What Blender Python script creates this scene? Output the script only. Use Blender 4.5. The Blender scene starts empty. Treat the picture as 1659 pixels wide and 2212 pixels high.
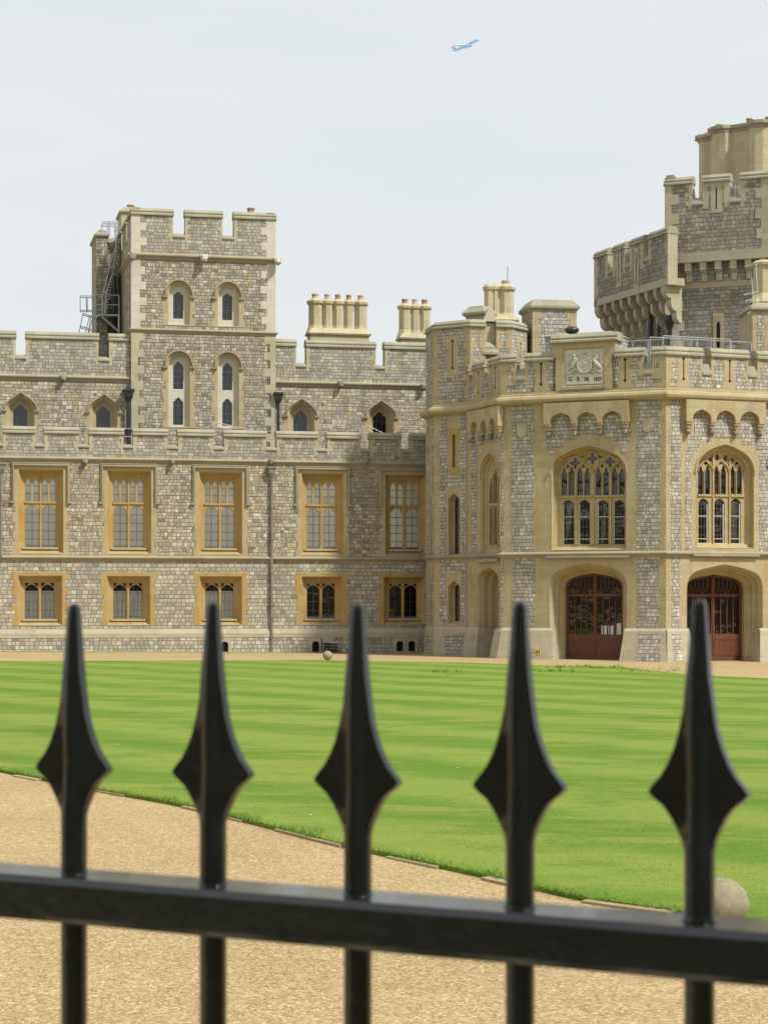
import bpy, math, random
from mathutils import Vector, Matrix, noise
from mathutils.geometry import tessellate_polygon
scn = bpy.context.scene
COL = scn.collection
R = math.radians
# ---------------------------------------------------------------- camera, sky, sun
EYE = 2.7
cam_d = bpy.data.cameras.new('camera')
cam = bpy.data.objects.new('camera', cam_d)
COL.objects.link(cam)
cam.location = (0, 0, EYE)
cam.rotation_euler = (R(90), 0, 0)
cam_d.sensor_fit = 'VERTICAL'
cam_d.sensor_height = 36
cam_d.sensor_width = 27
cam_d.lens = 72.1
cam_d.shift_y = 0.09
cam_d.clip_start = 0.05
cam_d.clip_end = 30000
cam_d.dof.use_dof = True
cam_d.dof.focus_distance = 95
cam_d.dof.aperture_fstop = 17
scn.camera = cam
scn.view_settings.view_transform = 'Standard'
scn.view_settings.look = 'None'
scn.view_settings.exposure = 0.0
scn.view_settings.gamma = 1
SUN_EL, SUN_DIR = 50, (0.82, -0.57)          # horizontal direction towards the sun
world = bpy.data.worlds.new('World')
scn.world = world
world.use_nodes = True
wt = world.node_tree
wt.nodes.clear()
sky = wt.nodes.new('ShaderNodeTexSky')
sky.sky_type = 'NISHITA'
sky.sun_disc = False
sky.sun_elevation = R(SUN_EL)
sky.sun_rotation = math.atan2(SUN_DIR[0], SUN_DIR[1])
sky.dust_density = 4
skym = wt.nodes.new('ShaderNodeVectorMath'); skym.operation = 'SCALE'; skym.inputs[3].default_value = 1.0
cl_co = wt.nodes.new('ShaderNodeTexCoord')
cl_map = wt.nodes.new('ShaderNodeMapping'); cl_map.inputs['Scale'].default_value = (1.2, 1.2, 6)
cl_no = wt.nodes.new('ShaderNodeTexNoise'); cl_no.inputs['Scale'].default_value = 2.2; cl_no.inputs['Detail'].default_value = 6
cl_no.inputs['Roughness'].default_value = .55
cl_rp = wt.nodes.new('ShaderNodeValToRGB')
cl_rp.color_ramp.elements[0].position = .32; cl_rp.color_ramp.elements[0].color = (8.0, 8.5, 8.8, 1)
cl_rp.color_ramp.elements[1].position = .68; cl_rp.color_ramp.elements[1].color = (8.7, 8.85, 8.8, 1)
cl_mx = wt.nodes.new('ShaderNodeMix'); cl_mx.data_type = 'RGBA'; cl_mx.inputs[0].default_value = .93
bg = wt.nodes.new('ShaderNodeBackground'); bg.inputs[1].default_value = 0.1
wo = wt.nodes.new('ShaderNodeOutputWorld')
L = wt.links.new
L(cl_co.outputs['Generated'], cl_map.inputs[0]); L(cl_map.outputs[0], cl_no.inputs['Vector']); L(cl_no.outputs[0], cl_rp.inputs[0])
L(sky.outputs[0], skym.inputs[0]); L(skym.outputs[0], cl_mx.inputs[6]); L(cl_rp.outputs[0], cl_mx.inputs[7])
L(cl_mx.outputs[2], bg.inputs[0]); L(bg.outputs[0], wo.inputs[0])
sun_d = bpy.data.lights.new('sun', 'SUN'); sun_d.energy = 4.8; sun_d.angle = R(4.5); sun_d.color = (1, .965, .89)
sun = bpy.data.objects.new('sun', sun_d); COL.objects.link(sun)
sv = Vector((SUN_DIR[0], SUN_DIR[1], 0)).normalized() * math.cos(R(SUN_EL)); sv.z = math.sin(R(SUN_EL))
sun.rotation_euler = sv.to_track_quat('Z', 'Y').to_euler()

# ---------------------------------------------------------------- survey: sight lines measured in the photograph -> metres on real planes
F, CX, HY = 4430.0, 829.5, 1305.0
SHEETS = {1: (0, 404.3, 2.5916), 2: (0, 909.7, 2.5916), 3: (572.8, 572.8, 2.8964), 4: (572.8, 909.7, 2.8964),
          5: (1086.3, 640.2, 2.8964), 6: (1086.3, 1010.8, 2.8964), 7: (1221, 222.4, 3.787), 8: (161.7, 444.7, 6.567),
          11: (903, 673.9, 6.155), 12: (903, 943.4, 6.155), 13: (903, 1179.2, 6.155), 14: (1389.5, 673.9, 6.155),
          15: (1145.6, 1179.2, 6.155), 16: (1389.5, 1179.2, 6.155), 17: (1145.6, 943.4, 6.155), 18: (1389.5, 943.4, 6.155)}
def Q(s, x, y):
    a, b, k = SHEETS[s]
    return a + x / k, b + y / k

class Plane:
    """vertical plane through (X,Y), heading deg; u runs along it, v is height, d is metres out towards the viewer"""
    def __init__(s, X, Y, deg):
        s.X, s.Y, s.a = X, Y, R(deg)
        s.t = (math.cos(s.a), math.sin(s.a)); s.n = (math.sin(s.a), -math.cos(s.a))
    def at(s, x, y, off=0.0):
        rx = (x - CX) / F
        k = (off + s.X * s.n[0] + s.Y * s.n[1]) / (rx * s.n[0] + s.n[1])
        return ((k * rx - s.X) * s.t[0] + (k - s.Y) * s.t[1], EYE + k * (HY - y) / F)
    def q(s, sh, x, y, off=0.0):
        return s.at(*Q(sh, x, y), off)
    def w(s, u, v, d=0.0):
        return Vector((s.X + u * s.t[0] + d * s.n[0], s.Y + u * s.t[1] + d * s.n[1], v))
    def xy(s, u, d=0.0):
        return (s.X + u * s.t[0] + d * s.n[0], s.Y + u * s.t[1] + d * s.n[1])
    def shifted(s, d):
        x, y = s.xy(0, d)
        return Plane(x, y, math.degrees(s.a))

def gz(X):
    return -.01 * (X + 5.96)
def ground_at(x, y, lift=0.0):
    rx = (x - CX) / F
    k = (EYE - lift + .0596) / ((y - HY) / F - .01 * rx)
    return Vector((k * rx, k, gz(k * rx) + lift))

# ---------------------------------------------------------------- mesh building
OFF = {}
def tag(o, label=None, cat=None, group=None, kind=None):
    if label: o['label'] = label
    if cat: o['category'] = cat
    if group: o['group'] = group
    if kind: o['kind'] = kind
    return o
def empty(name, loc, label=None, cat=None, group=None):
    o = bpy.data.objects.new(name, None)
    COL.objects.link(o); o.location = loc; o.empty_display_size = .5
    OFF[o] = Vector(loc)
    return tag(o, label, cat, group)

class MB:
    def __init__(s):
        s.v = []; s.f = []; s.uv = []
    def face(s, pts, uvs=None):
        i = len(s.v)
        s.v.extend(Vector(p) for p in pts)
        s.f.append(tuple(range(i, i + len(pts))))
        if uvs is None:
            a = Vector(pts[0]); uvs = []
            nrm = (Vector(pts[1]) - a).cross(Vector(pts[2]) - a)
            if abs(nrm.z) > .7 * nrm.length: uvs = [(p[0], p[1]) for p in pts]
            else:
                h = Vector((-nrm.y, nrm.x, 0))
                h = h.normalized() if h.length > 1e-9 else Vector((1, 0, 0))
                uvs = [(Vector(p).dot(h), p[2]) for p in pts]
        s.uv.extend(uvs)
    def build(s, name, mat, parent=None, smooth=False, weld=False):
        off = OFF.get(parent, Vector((0, 0, 0))) if parent else Vector((0, 0, 0))
        me = bpy.data.meshes.new(name)
        me.from_pydata([p - off for p in s.v], [], s.f)
        ul = me.uv_layers.new(name='UVMap')
        flat = [c for uv in s.uv for c in uv]
        ul.data.foreach_set('uv', flat)
        me.materials.append(mat)
        if weld or smooth:
            import bmesh
            bm = bmesh.new(); bm.from_mesh(me)
            bmesh.ops.remove_doubles(bm, verts=bm.verts, dist=1e-5)
            bm.to_mesh(me); bm.free()
        if smooth:
            me.polygons.foreach_set('use_smooth', [True] * len(me.polygons))
            me.set_sharp_from_angle(angle=R(40))
        o = bpy.data.objects.new(name, me)
        COL.objects.link(o)
        if parent: o.parent = parent
        OFF[o] = off
        return o

def area(p):
    return sum(p[i][0] * p[(i + 1) % len(p)][1] - p[(i + 1) % len(p)][0] * p[i][1] for i in range(len(p))) / 2
def ccw(p): return list(p) if area(p) > 0 else list(reversed(p))
def cw(p): return list(p) if area(p) < 0 else list(reversed(p))
def tess(outer, holes=()):
    allp = list(outer) + [q for h in holes for q in h]
    tris = tessellate_polygon([[Vector((a, b, 0)) for a, b in outer]] + [[Vector((a, b, 0)) for a, b in h] for h in holes])
    out = []
    for t in tris:
        p = [allp[i] for i in t]
        ar = area(p)
        if abs(ar) < 1e-9: continue
        out.append(p if ar > 0 else p[::-1])
    return out
def extr(mb, pl, outer, holes=(), d0=0.0, d1=-.5, back=False, front=True, sides=True):
    outer = ccw(outer); holes = [cw(h) for h in holes]
    T = tess(outer, holes)
    for p in T:
        if front: mb.face([pl.w(a, b, d0) for a, b in p], [(a, b) for a, b in p])
        if back: mb.face([pl.w(a, b, d1) for a, b in reversed(p)], [(a, b) for a, b in reversed(p)])
    if sides:
        for loop in [outer] + holes:
            for i, a in enumerate(loop):
                b = loop[(i + 1) % len(loop)]
                vert = abs(a[0] - b[0]) < abs(a[1] - b[1])
                D = d0 - d1
                uvs = [(a[0], a[1]), (a[0] + D, a[1]), (b[0] + D, b[1]), (b[0], b[1])] if vert else \
                      [(a[0], a[1]), (a[0], a[1] + D), (b[0], b[1] + D), (b[0], b[1])]
                mb.face([pl.w(a[0], a[1], d0), pl.w(a[0], a[1], d1), pl.w(b[0], b[1], d1), pl.w(b[0], b[1], d0)], uvs)
def rect(u0, v0, u1, v1): return [(u0, v0), (u1, v0), (u1, v1), (u0, v1)]
def boxp(mb, pl, u0, v0, u1, v1, d0, d1): extr(mb, pl, rect(u0, v0, u1, v1), (), d0, d1, back=True)
def bez(p0, p1, p2, p3, n, skip0=False):
    r = []
    for i in range(1 if skip0 else 0, n + 1):
        t = i / n; s = 1 - t
        r.append(tuple(s**3 * a + 3 * s * s * t * b + 3 * s * t * t * c + t**3 * d for a, b, c, d in zip(p0, p1, p2, p3)))
    return r
STY = {'four': ((0, .62), (.62, .18)), 'lancet': ((0, .5), (.36, .3)), 'round': ((0, .56), (.56, 0.0)), 'low': ((0, .75), (.75, .22))}
def arch(u0, u1, v0, vs, va, sty='lancet', n=10, cusp=0):
    """closed outline, bottom-left, bottom-right, up the right side, over, down"""
    uc, w, h = (u0 + u1) / 2, (u1 - u0) / 2, va - vs
    (a1, b1), (a2, b2) = STY[sty]
    left = bez((u0, vs), (u0 + a1 * w, vs + b1 * h), (uc - a2 * w, va - b2 * h), (uc, va), n)
    if cusp:
        q = []
        for i, (a, b) in enumerate(left):
            t = i / n
            k = 1 - cusp * math.exp(-((t - .42) / .11) ** 2)
            q.append((uc + (a - uc) * k, vs + (b - vs) * (1 - cusp * .25 * math.exp(-((t - .42) / .11) ** 2))))
        left = q
    right = [(2 * uc - a, b) for a, b in reversed(left)][1:]
    return [(u0, v0)] + left + right + [(u1, v0)]
def loft(mb, pl, A, da, B, db):
    n = len(A)
    for i in range(n):
        j = (i + 1) % n
        a, b, c, d = A[i], A[j], B[j], B[i]
        vert = abs(a[0] - b[0]) < abs(a[1] - b[1])
        k = abs(da - db) + abs(a[0] - d[0])
        uvs = [a, b, (c[0] + k, c[1]), (d[0] + k, d[1])] if vert else [a, b, (c[0], c[1] + k), (d[0], d[1] + k)]
        mb.face([pl.w(*a, da), pl.w(*b, da), pl.w(*c, db), pl.w(*d, db)], uvs)
def offset_line(pts, o, closed=False):
    n = len(pts); out = []
    for i in range(n):
        p = Vector(pts[i])
        e = []
        if i > 0 or closed: e.append((p - Vector(pts[i - 1])))
        if i < n - 1 or closed: e.append((Vector(pts[(i + 1) % n]) - p))
        e = [x.normalized() for x in e if x.length > 1e-9]
        if not e: out.append(tuple(p)); continue
        nn = Vector((0.0, 0.0))
        for x in e: nn += Vector((x.y, -x.x))
        nn.normalize()
        c = max(.35, nn.dot(Vector((e[0].y, -e[0].x))))
        out.append((p.x + nn.x * o / c, p.y + nn.y * o / c))
    return out
def band(mb, pl, pts, wd, d0, d1):
    A = offset_line(pts, wd / 2); B = offset_line(pts, -wd / 2)
    for i in range(len(pts) - 1):
        quad = [A[i], A[i + 1], B[i + 1], B[i]]
        if area(quad) < 0: quad = quad[::-1]
        mb.face([pl.w(*p, d0) for p in quad], quad)
        for (p, q) in ((A[i], A[i + 1]), (B[i], B[i + 1])):
            mb.face([pl.w(*p, d0), pl.w(*p, d1), pl.w(*q, d1), pl.w(*q, d0)])
    for (p, q) in ((A[0], B[0]), (A[-1], B[-1])):
        mb.face([pl.w(*p, d0), pl.w(*p, d1), pl.w(*q, d1), pl.w(*q, d0)])
def sweep(mb, path, prof, closed=False, caps=True, zf=None):
    """profile (d outward, z) along a plan path that runs left to right as seen from outside"""
    n = len(path); rings = []; acc = 0; ds = []
    for i in range(n):
        if i: acc += (Vector(path[i]) - Vector(path[i - 1])).length
        ds.append(acc)
    offs = {}
    for d, z in prof:
        if d not in offs: offs[d] = offset_line(path, d, closed)
    for i in range(n):
        rings.append([Vector((offs[d][i][0], offs[d][i][1], z + (zf(i) if zf else 0))) for d, z in prof])
    pl_ = [0]
    for k in range(1, len(prof)): pl_.append(pl_[-1] + math.hypot(prof[k][0] - prof[k-1][0], prof[k][1] - prof[k-1][1]))
    m = n if closed else n - 1
    for i in range(m):
        j = (i + 1) % n
        dj = ds[j] if j else acc + (Vector(path[0]) - Vector(path[-1])).length
        for k in range(len(prof) - 1):
            mb.face([rings[i][k], rings[j][k], rings[j][k+1], rings[i][k+1]],
                    [(ds[i], pl_[k]), (dj, pl_[k]), (dj, pl_[k+1]), (ds[i], pl_[k+1])])
    if caps and not closed:
        mb.face(rings[0]); mb.face(rings[-1][::-1])
def prism(mb, pts, z0, z1, top=True, bottom=False):
    pts = ccw(pts); n = len(pts); acc = 0
    for i in range(n):
        a, b = pts[i], pts[(i + 1) % n]
        l = math.hypot(b[0] - a[0], b[1] - a[1])
        mb.face([(a[0], a[1], z0), (b[0], b[1], z0), (b[0], b[1], z1), (a[0], a[1], z1)], [(acc, z0), (acc + l, z0), (acc + l, z1), (acc, z1)])
        acc += l
    for p in tess(pts):
        if top: mb.face([(a, b, z1) for a, b in p], p)
        if bottom: mb.face([(a, b, z0) for a, b in reversed(p)], p[::-1])
def frustum(mb, A, z0, B, z1, cap=True):
    n = len(A)
    for i in range(n):
        j = (i + 1) % n
        mb.face([(A[i][0], A[i][1], z0), (A[j][0], A[j][1], z0), (B[j][0], B[j][1], z1), (B[i][0], B[i][1], z1)])
    if cap: mb.face([(p[0], p[1], z1) for p in B])
def ngon(cx, cy, r, n=8, rot=22.5, sy=1.0, ang=0.0):
    out = []
    for i in range(n):
        a = R(rot) + i * 2 * math.pi / n
        x, y = r * math.cos(a), r * math.sin(a) * sy
        out.append((cx + x * math.cos(ang) - y * math.sin(ang), cy + x * math.sin(ang) + y * math.cos(ang)))
    return out
def tube(mb, p, q, r, n=6, r2=None):
    p, q = Vector(p), Vector(q); d = (q - p)
    if d.length < 1e-6: return
    d.normalize(); a = d.orthogonal().normalized(); b = d.cross(a)
    r2 = r if r2 is None else r2
    A = [p + (a * math.cos(t) + b * math.sin(t)) * r for t in [i * 2 * math.pi / n for i in range(n)]]
    B = [q + (a * math.cos(t) + b * math.sin(t)) * r2 for t in [i * 2 * math.pi / n for i in range(n)]]
    for i in range(n):
        j = (i + 1) % n
        mb.face([A[i], A[j], B[j], B[i]])
    mb.face(A[::-1]); mb.face(B)
def chain(mb, pts, rads, n=8, flat=None):
    """lofted limb; flat=(axis vector, factor) squashes it"""
    pts = [Vector(p) for p in pts]; rings = []
    ref = None
    for i, p in enumerate(pts):
        d = (pts[min(i + 1, len(pts) - 1)] - pts[max(i - 1, 0)]).normalized()
        if ref is None: ref = d.orthogonal().normalized()
        a = (ref - d * ref.dot(d)).normalized(); ref = a; b = d.cross(a)
        ring = []
        for k in range(n):
            t = k * 2 * math.pi / n
            o = (a * math.cos(t) + b * math.sin(t)) * rads[i]
            if flat: o -= flat[0] * (o.dot(flat[0]) * (1 - flat[1]))
            ring.append(p + o)
        rings.append(ring)
    for i in range(len(rings) - 1):
        for k in range(n):
            j = (k + 1) % n
            mb.face([rings[i][k], rings[i][j], rings[i+1][j], rings[i+1][k]])
    mb.face(rings[0][::-1]); mb.face(rings[-1])
def ball(mb, c, r, seg=24, rg=14, sq=(1, 1, 1), jit=0, seed=0):
    c = Vector(c); rings = []
    for i in range(rg + 1):
        th = math.pi * i / rg; row = []
        for j in range(seg):
            ph = 2 * math.pi * j / seg
            v = Vector((math.sin(th) * math.cos(ph), math.sin(th) * math.sin(ph), math.cos(th)))
            k = 1 + (jit * noise.noise(v * 2.3 + Vector((seed, seed * 2, 0))) if jit else 0)
            row.append(c + Vector((v.x * sq[0], v.y * sq[1], v.z * sq[2])) * r * k)
        rings.append(row)
    for i in range(rg):
        for j in range(seg):
            k = (j + 1) % seg
            if i == 0: mb.face([rings[0][0], rings[1][j], rings[1][k]])
            elif i == rg - 1: mb.face([rings[i][j], rings[rg][0], rings[i][k]])
            else: mb.face([rings[i][j], rings[i+1][j], rings[i+1][k], rings[i][k]])

# ---------------------------------------------------------------- materials
ALB = {'rubble': (.93, .92, .90), 'ashlar': (.91, .91, .865), 'coping': (.95, .95, .91), 'string': (.9, .9, .86), 'gravel': (.95, .925, .90), 'lawn': (.93, .92, .90)}
class NT:
    def __init__(s, name):
        s.m = bpy.data.materials.new(name); s.m.use_nodes = True
        s.t = s.m.node_tree; s.t.nodes.clear()
        s.out = s.t.nodes.new('ShaderNodeOutputMaterial')
        s.b = s.t.nodes.new('ShaderNodeBsdfPrincipled')
        s.l(s.b.outputs[0], s.out.inputs[0])
    def l(s, a, b): s.t.links.new(a, b)
    def set(s, sock, val):
        if hasattr(val, 'is_output') or isinstance(val, bpy.types.NodeSocket): s.l(val, sock)
        else: sock.default_value = val
    def math(s, op, a, b=None, c=None, clamp=False):
        n = s.t.nodes.new('ShaderNodeMath'); n.operation = op; n.use_clamp = clamp
        for i, x in enumerate((a, b, c)):
            if x is not None: s.set(n.inputs[i], x)
        return n.outputs[0]
    def uv(s):
        n = s.t.nodes.new('ShaderNodeUVMap'); n.uv_map = 'UVMap'; return n.outputs[0]
    def pos(s):
        return s.t.nodes.new('ShaderNodeNewGeometry').outputs['Position']
    def sep(s, v):
        n = s.t.nodes.new('ShaderNodeSeparateXYZ'); s.l(v, n.inputs[0]); return n.outputs
    def comb(s, x=0.0, y=0.0, z=0.0):
        n = s.t.nodes.new('ShaderNodeCombineXYZ')
        for i, a in enumerate((x, y, z)): s.set(n.inputs[i], a)
        return n.outputs[0]
    def vmul(s, v, k):
        n = s.t.nodes.new('ShaderNodeVectorMath'); n.operation = 'MULTIPLY'; s.l(v, n.inputs[0]); n.inputs[1].default_value = k; return n.outputs[0]
    def noise(s, v, scale, detail=3, rough=.5, out=0, dim='3D'):
        n = s.t.nodes.new('ShaderNodeTexNoise'); n.noise_dimensions = dim
        if v is not None: s.l(v, n.inputs['Vector'])
        n.inputs['Scale'].default_value = scale; n.inputs['Detail'].default_value = detail; n.inputs['Roughness'].default_value = rough
        return n.outputs[out]
    def vor(s, v, scale, out='Color', feat='F1', rnd=1.0):
        n = s.t.nodes.new('ShaderNodeTexVoronoi'); n.feature = feat
        s.l(v, n.inputs['Vector']); n.inputs['Scale'].default_value = scale; n.inputs['Randomness'].default_value = rnd
        return n.outputs[out]
    def white(s, v, out='Value'):
        n = s.t.nodes.new('ShaderNodeTexWhiteNoise'); n.noise_dimensions = '3D'; s.l(v, n.inputs['Vector']); return n.outputs[out]
    def ramp(s, f, stops, interp='LINEAR'):
        n = s.t.nodes.new('ShaderNodeValToRGB'); n.color_ramp.interpolation = interp
        e = n.color_ramp.elements
        while len(e) < len(stops): e.new(.5)
        for i, (p, c) in enumerate(stops):
            e[i].position = p; e[i].color = (*c, 1) if len(c) == 3 else c
        s.l(f, n.inputs[0]); return n.outputs[0]
    def mix(s, f, a, b, mode='MIX'):
        n = s.t.nodes.new('ShaderNodeMix'); n.data_type = 'RGBA'; n.blend_type = mode
        s.set(n.inputs[0], f)
        for i, x in ((6, a), (7, b)):
            if isinstance(x, tuple): n.inputs[i].default_value = (*x, 1) if len(x) == 3 else x
            else: s.l(x, n.inputs[i])
        return n.outputs[2]
    def step(s, x, lo, hi):
        n = s.t.nodes.new('ShaderNodeMapRange'); n.interpolation_type = 'SMOOTHSTEP'
        s.l(x, n.inputs[0]); n.inputs[1].default_value = lo; n.inputs[2].default_value = hi
        return n.outputs[0]
    def bump(s, h, dist=.01, strength=.6):
        n = s.t.nodes.new('ShaderNodeBump'); n.inputs['Strength'].default_value = strength; n.inputs['Distance'].default_value = dist
        s.l(h, n.inputs['Height']); s.l(n.outputs[0], s.b.inputs['Normal'])
    def done(s, col, rough=.9, spec=.2, metal=0.0):
        k = ALB.get(s.m.name.split('_')[0])
        if k and not isinstance(col, tuple): col = s.mix(1.0, col, k, 'MULTIPLY')
        if isinstance(col, tuple): s.b.inputs['Base Color'].default_value = (*col, 1)
        else: s.l(col, s.b.inputs['Base Color'])
        s.set(s.b.inputs['Roughness'], rough)
        s.b.inputs['Specular IOR Level'].default_value = spec
        s.b.inputs['Metallic'].default_value = metal
        return s.m

def rubble(name, h=.26, w=.36, pal=None, mortar=(.17, .14, .11), joint=.019, grime=.35, tint=(1, 1, 1), irr=1.0, seed=0.0, mj=.68):
    """coursed heathstone blocks, each its own colour, in dark galleted joints"""
    m = NT(name)
    u, v, _ = m.sep(m.uv())
    p = m.comb(u, v, seed)
    irr = irr * 1.25
    wob = m.math('SUBTRACT', m.noise(p, 1.7, 3), .5)
    wob2 = m.math('SUBTRACT', m.noise(m.comb(v, u, seed + 7), 2.3, 2), .5)
    vr = m.math('MULTIPLY_ADD', m.math('SUBTRACT', m.noise(m.comb(seed, m.math('MULTIPLY', v, 1.0), 0.0), 1.9, 1), .5), .34 * irr, v)
    v2 = m.math('MULTIPLY_ADD', wob, .10 * irr, vr)
    rowf = m.math('DIVIDE', v2, h)
    row = m.math('FLOOR', rowf)
    r1 = m.white(m.comb(row, seed, 3.0))
    wr = m.math('MULTIPLY_ADD', r1, w * .55, w * .72)
    u2 = m.math('MULTIPLY_ADD', m.math('SUBTRACT', m.noise(m.comb(m.math('MULTIPLY', u, 1.0), m.math('MULTIPLY', row, 3.7), seed), 1.6, 1), .5), .55 * irr, u)
    u3 = m.math('MULTIPLY_ADD', wob2, .05 * irr, m.math('MULTIPLY_ADD', r1, 7.3, u2))
    colf = m.math('DIVIDE', u3, wr)
    col = m.math('FLOOR', colf)
    cell = m.comb(row, col, seed)
    rnd = m.white(cell); rnd2 = m.white(m.comb(col, row, seed + 11.0)); rnd3 = m.white(m.comb(col, seed + 5.0, row))
    fx = m.math('SUBTRACT', colf, col); fy = m.math('SUBTRACT', rowf, row)
    ex = m.math('MULTIPLY', m.math('MINIMUM', fx, m.math('SUBTRACT', 1.0, fx)), wr)
    ey = m.math('MULTIPLY', m.math('MINIMUM', fy, m.math('SUBTRACT', 1.0, fy)), h)
    ed = m.math('MINIMUM', ex, ey)
    # rounded corners
    rc = m.math('SQRT', m.math('ADD', m.math('POWER', m.math('MAXIMUM', m.math('SUBTRACT', .05, ex), 0.0), 2.0), m.math('POWER', m.math('MAXIMUM', m.math('SUBTRACT', .05, ey), 0.0), 2.0)))
    ed = m.math('MINIMUM', ed, m.math('SUBTRACT', .056, rc))
    ed = m.math('MULTIPLY_ADD', m.math('SUBTRACT', m.noise(p, 26, 2), .5), .02, ed)
    stone = m.step(ed, joint * .45, joint * 1.35)
    pal = pal or [(0, (.50, .46, .37)), (.16, (.34, .315, .27)), (.30, (.58, .545, .455)), (.44, (.42, .385, .31)), (.56, (.475, .445, .385)),
                  (.68, (.54, .47, .32)), (.78, (.285, .265, .235)), (.86, (.62, .595, .51)), (.93, (.46, .34, .20)), (.975, (.25, .18, .13))]
    c = m.ramp(rnd, pal, 'CONSTANT')
    c = m.mix(1.0, c, m.ramp(rnd2, [(0, (.80, .80, .82)), (1, (1.15, 1.13, 1.08))]), 'MULTIPLY')
    fine = m.noise(p, 11, 6, .7)
    c = m.mix(1.0, c, m.ramp(fine, [(.28, (.66, .65, .63)), (.7, (1.20, 1.20, 1.19))]), 'MULTIPLY')
    big = m.noise(p, .33, 4, .6)
    c = m.mix(m.math('MULTIPLY', m.step(big, .50, .72), grime), c, (.23, .215, .18))
    med = m.noise(m.comb(u, m.math('MULTIPLY', v, .45), seed + 2), 1.3, 4, .65)
    c = m.mix(m.math('MULTIPLY', m.step(med, .52, .74), grime * .9), c, (.27, .255, .225))
    mort = m.mix(m.step(m.noise(p, 40, 1), .4, .6), mortar, tuple(x * 1.7 for x in mortar))
    c = m.mix(m.math('MULTIPLY_ADD', stone, mj, 1 - mj), mort, c)
    c = m.mix(1.0, c, tint, 'MULTIPLY')
    hgt = m.math('ADD', m.math('MULTIPLY', stone, m.math('MULTIPLY_ADD', rnd3, .6, .7)), m.math('MULTIPLY', fine, .55))
    m.bump(hgt, .028, .8)
    return m.done(c, .92, .15)

def ashlar(name, base=(.56, .45, .27), h=.36, w=.75, stain=.5, iron=(.50, .30, .11), pale=(.62, .55, .40), seed=0.0, grey=.25, joint=.45):
    """dressed limestone in big blocks with thin joints, iron bleeding and rain streaks"""
    m = NT(name)
    u, v, _ = m.sep(m.uv())
    p = m.comb(u, v, seed)
    rowf = m.math('DIVIDE', v, h); row = m.math('FLOOR', rowf)
    r1 = m.white(m.comb(row, seed, 1.0))
    colf = m.math('DIVIDE', m.math('MULTIPLY_ADD', r1, 3.1, u), w); col = m.math('FLOOR', colf)
    rnd = m.white(m.comb(row, col, seed))
    fx = m.math('SUBTRACT', colf, col); fy = m.math('SUBTRACT', rowf, row)
    ex = m.math('MULTIPLY', m.math('MINIMUM', fx, m.math('SUBTRACT', 1.0, fx)), w)
    ey = m.math('MULTIPLY', m.math('MINIMUM', fy, m.math('SUBTRACT', 1.0, fy)), h)
    ed = m.math('MINIMUM', ex, ey)
    jn = m.step(ed, .002, .014)
    c = m.ramp(rnd, [(0, base), (.5, tuple(a * .5 + b * .5 for a, b in zip(base, pale))), (1, tuple(x * .93 for x in base))])
    streak = m.noise(m.comb(m.math('MULTIPLY', u, 2.2), m.math('MULTIPLY', v, .35), seed + 4), 1.0, 5, .6)
    c = m.mix(m.math('MULTIPLY', m.step(streak, .48, .70), stain), c, iron)
    pt = m.noise(p, .8, 5, .6)
    c = m.mix(m.math('MULTIPLY', m.step(pt, .5, .75), .6), c, pale)
    gr = m.noise(m.comb(m.math('MULTIPLY', u, 1.1), m.math('MULTIPLY', v, .6), seed + 9), 1.1, 6, .68)
    c = m.mix(m.math('MULTIPLY', m.step(gr, .54, .72), grey), c, (.27, .25, .20))
    fine = m.noise(p, 14, 5, .7)
    c = m.mix(1.0, c, m.ramp(fine, [(.3, (.86, .85, .83)), (.7, (1.08, 1.08, 1.08))]), 'MULTIPLY')
    c = m.mix(m.math('MULTIPLY', m.math('SUBTRACT', 1.0, jn), joint), c, (.30, .22, .13))
    m.bump(m.math('ADD', m.math('MULTIPLY', jn, .6), m.math('MULTIPLY', fine, .35)), .01, .55)
    return m.done(c, .88, .2)

def plain(name, col, rough=.6, spec=.4, metal=0.0, var=.12, scale=6.0, bump=0.0):
    m = NT(name)
    n = m.noise(m.pos(), scale, 4, .6)
    lo = tuple(x * (1 - var) for x in col); hi = tuple(min(1, x * (1 + var)) for x in col)
    if bump: m.bump(m.noise(m.pos(), scale * 4, 4), bump, .6)
    return m.done(m.ramp(n, [(.3, lo), (.7, hi)]), rough, spec, metal)

M = {}
PAL_W = [(0, (0.448, 0.424, 0.336)), (.13, (0.389, 0.364, 0.289)), (.27, (0.517, 0.504, 0.429)), (.41, (0.350, 0.334, 0.279)), (.54, (0.424, 0.404, 0.341)),
         (.66, (0.475, 0.442, 0.282)), (.76, (0.320, 0.305, 0.264)), (.84, (0.557, 0.548, 0.485)), (.92, (.405, .335, .20)), (.975, (0.261, 0.229, 0.181))]
PAL_L = [(0, (0.468, 0.444, 0.357)), (.15, (0.414, 0.389, 0.305)), (.30, (0.512, 0.494, 0.413)), (.45, (0.374, 0.359, 0.305)), (.60, (0.458, 0.424, 0.315)),
         (.74, (0.414, 0.399, 0.341)), (.85, (0.542, 0.529, 0.460)), (.95, (0.325, 0.294, 0.243)), (.98, (.38, .30, .18))]
PAL_G = [(0, (0.379, 0.374, 0.326)), (.15, (0.330, 0.324, 0.289)), (.30, (0.443, 0.439, 0.382)), (.45, (0.360, 0.349, 0.289)), (.60, (0.399, 0.399, 0.362)),
         (.74, (0.414, 0.374, 0.269)), (.85, (0.473, 0.469, 0.423)), (.94, (0.291, 0.280, 0.248)), (.975, (0.360, 0.293, 0.160))]
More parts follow.
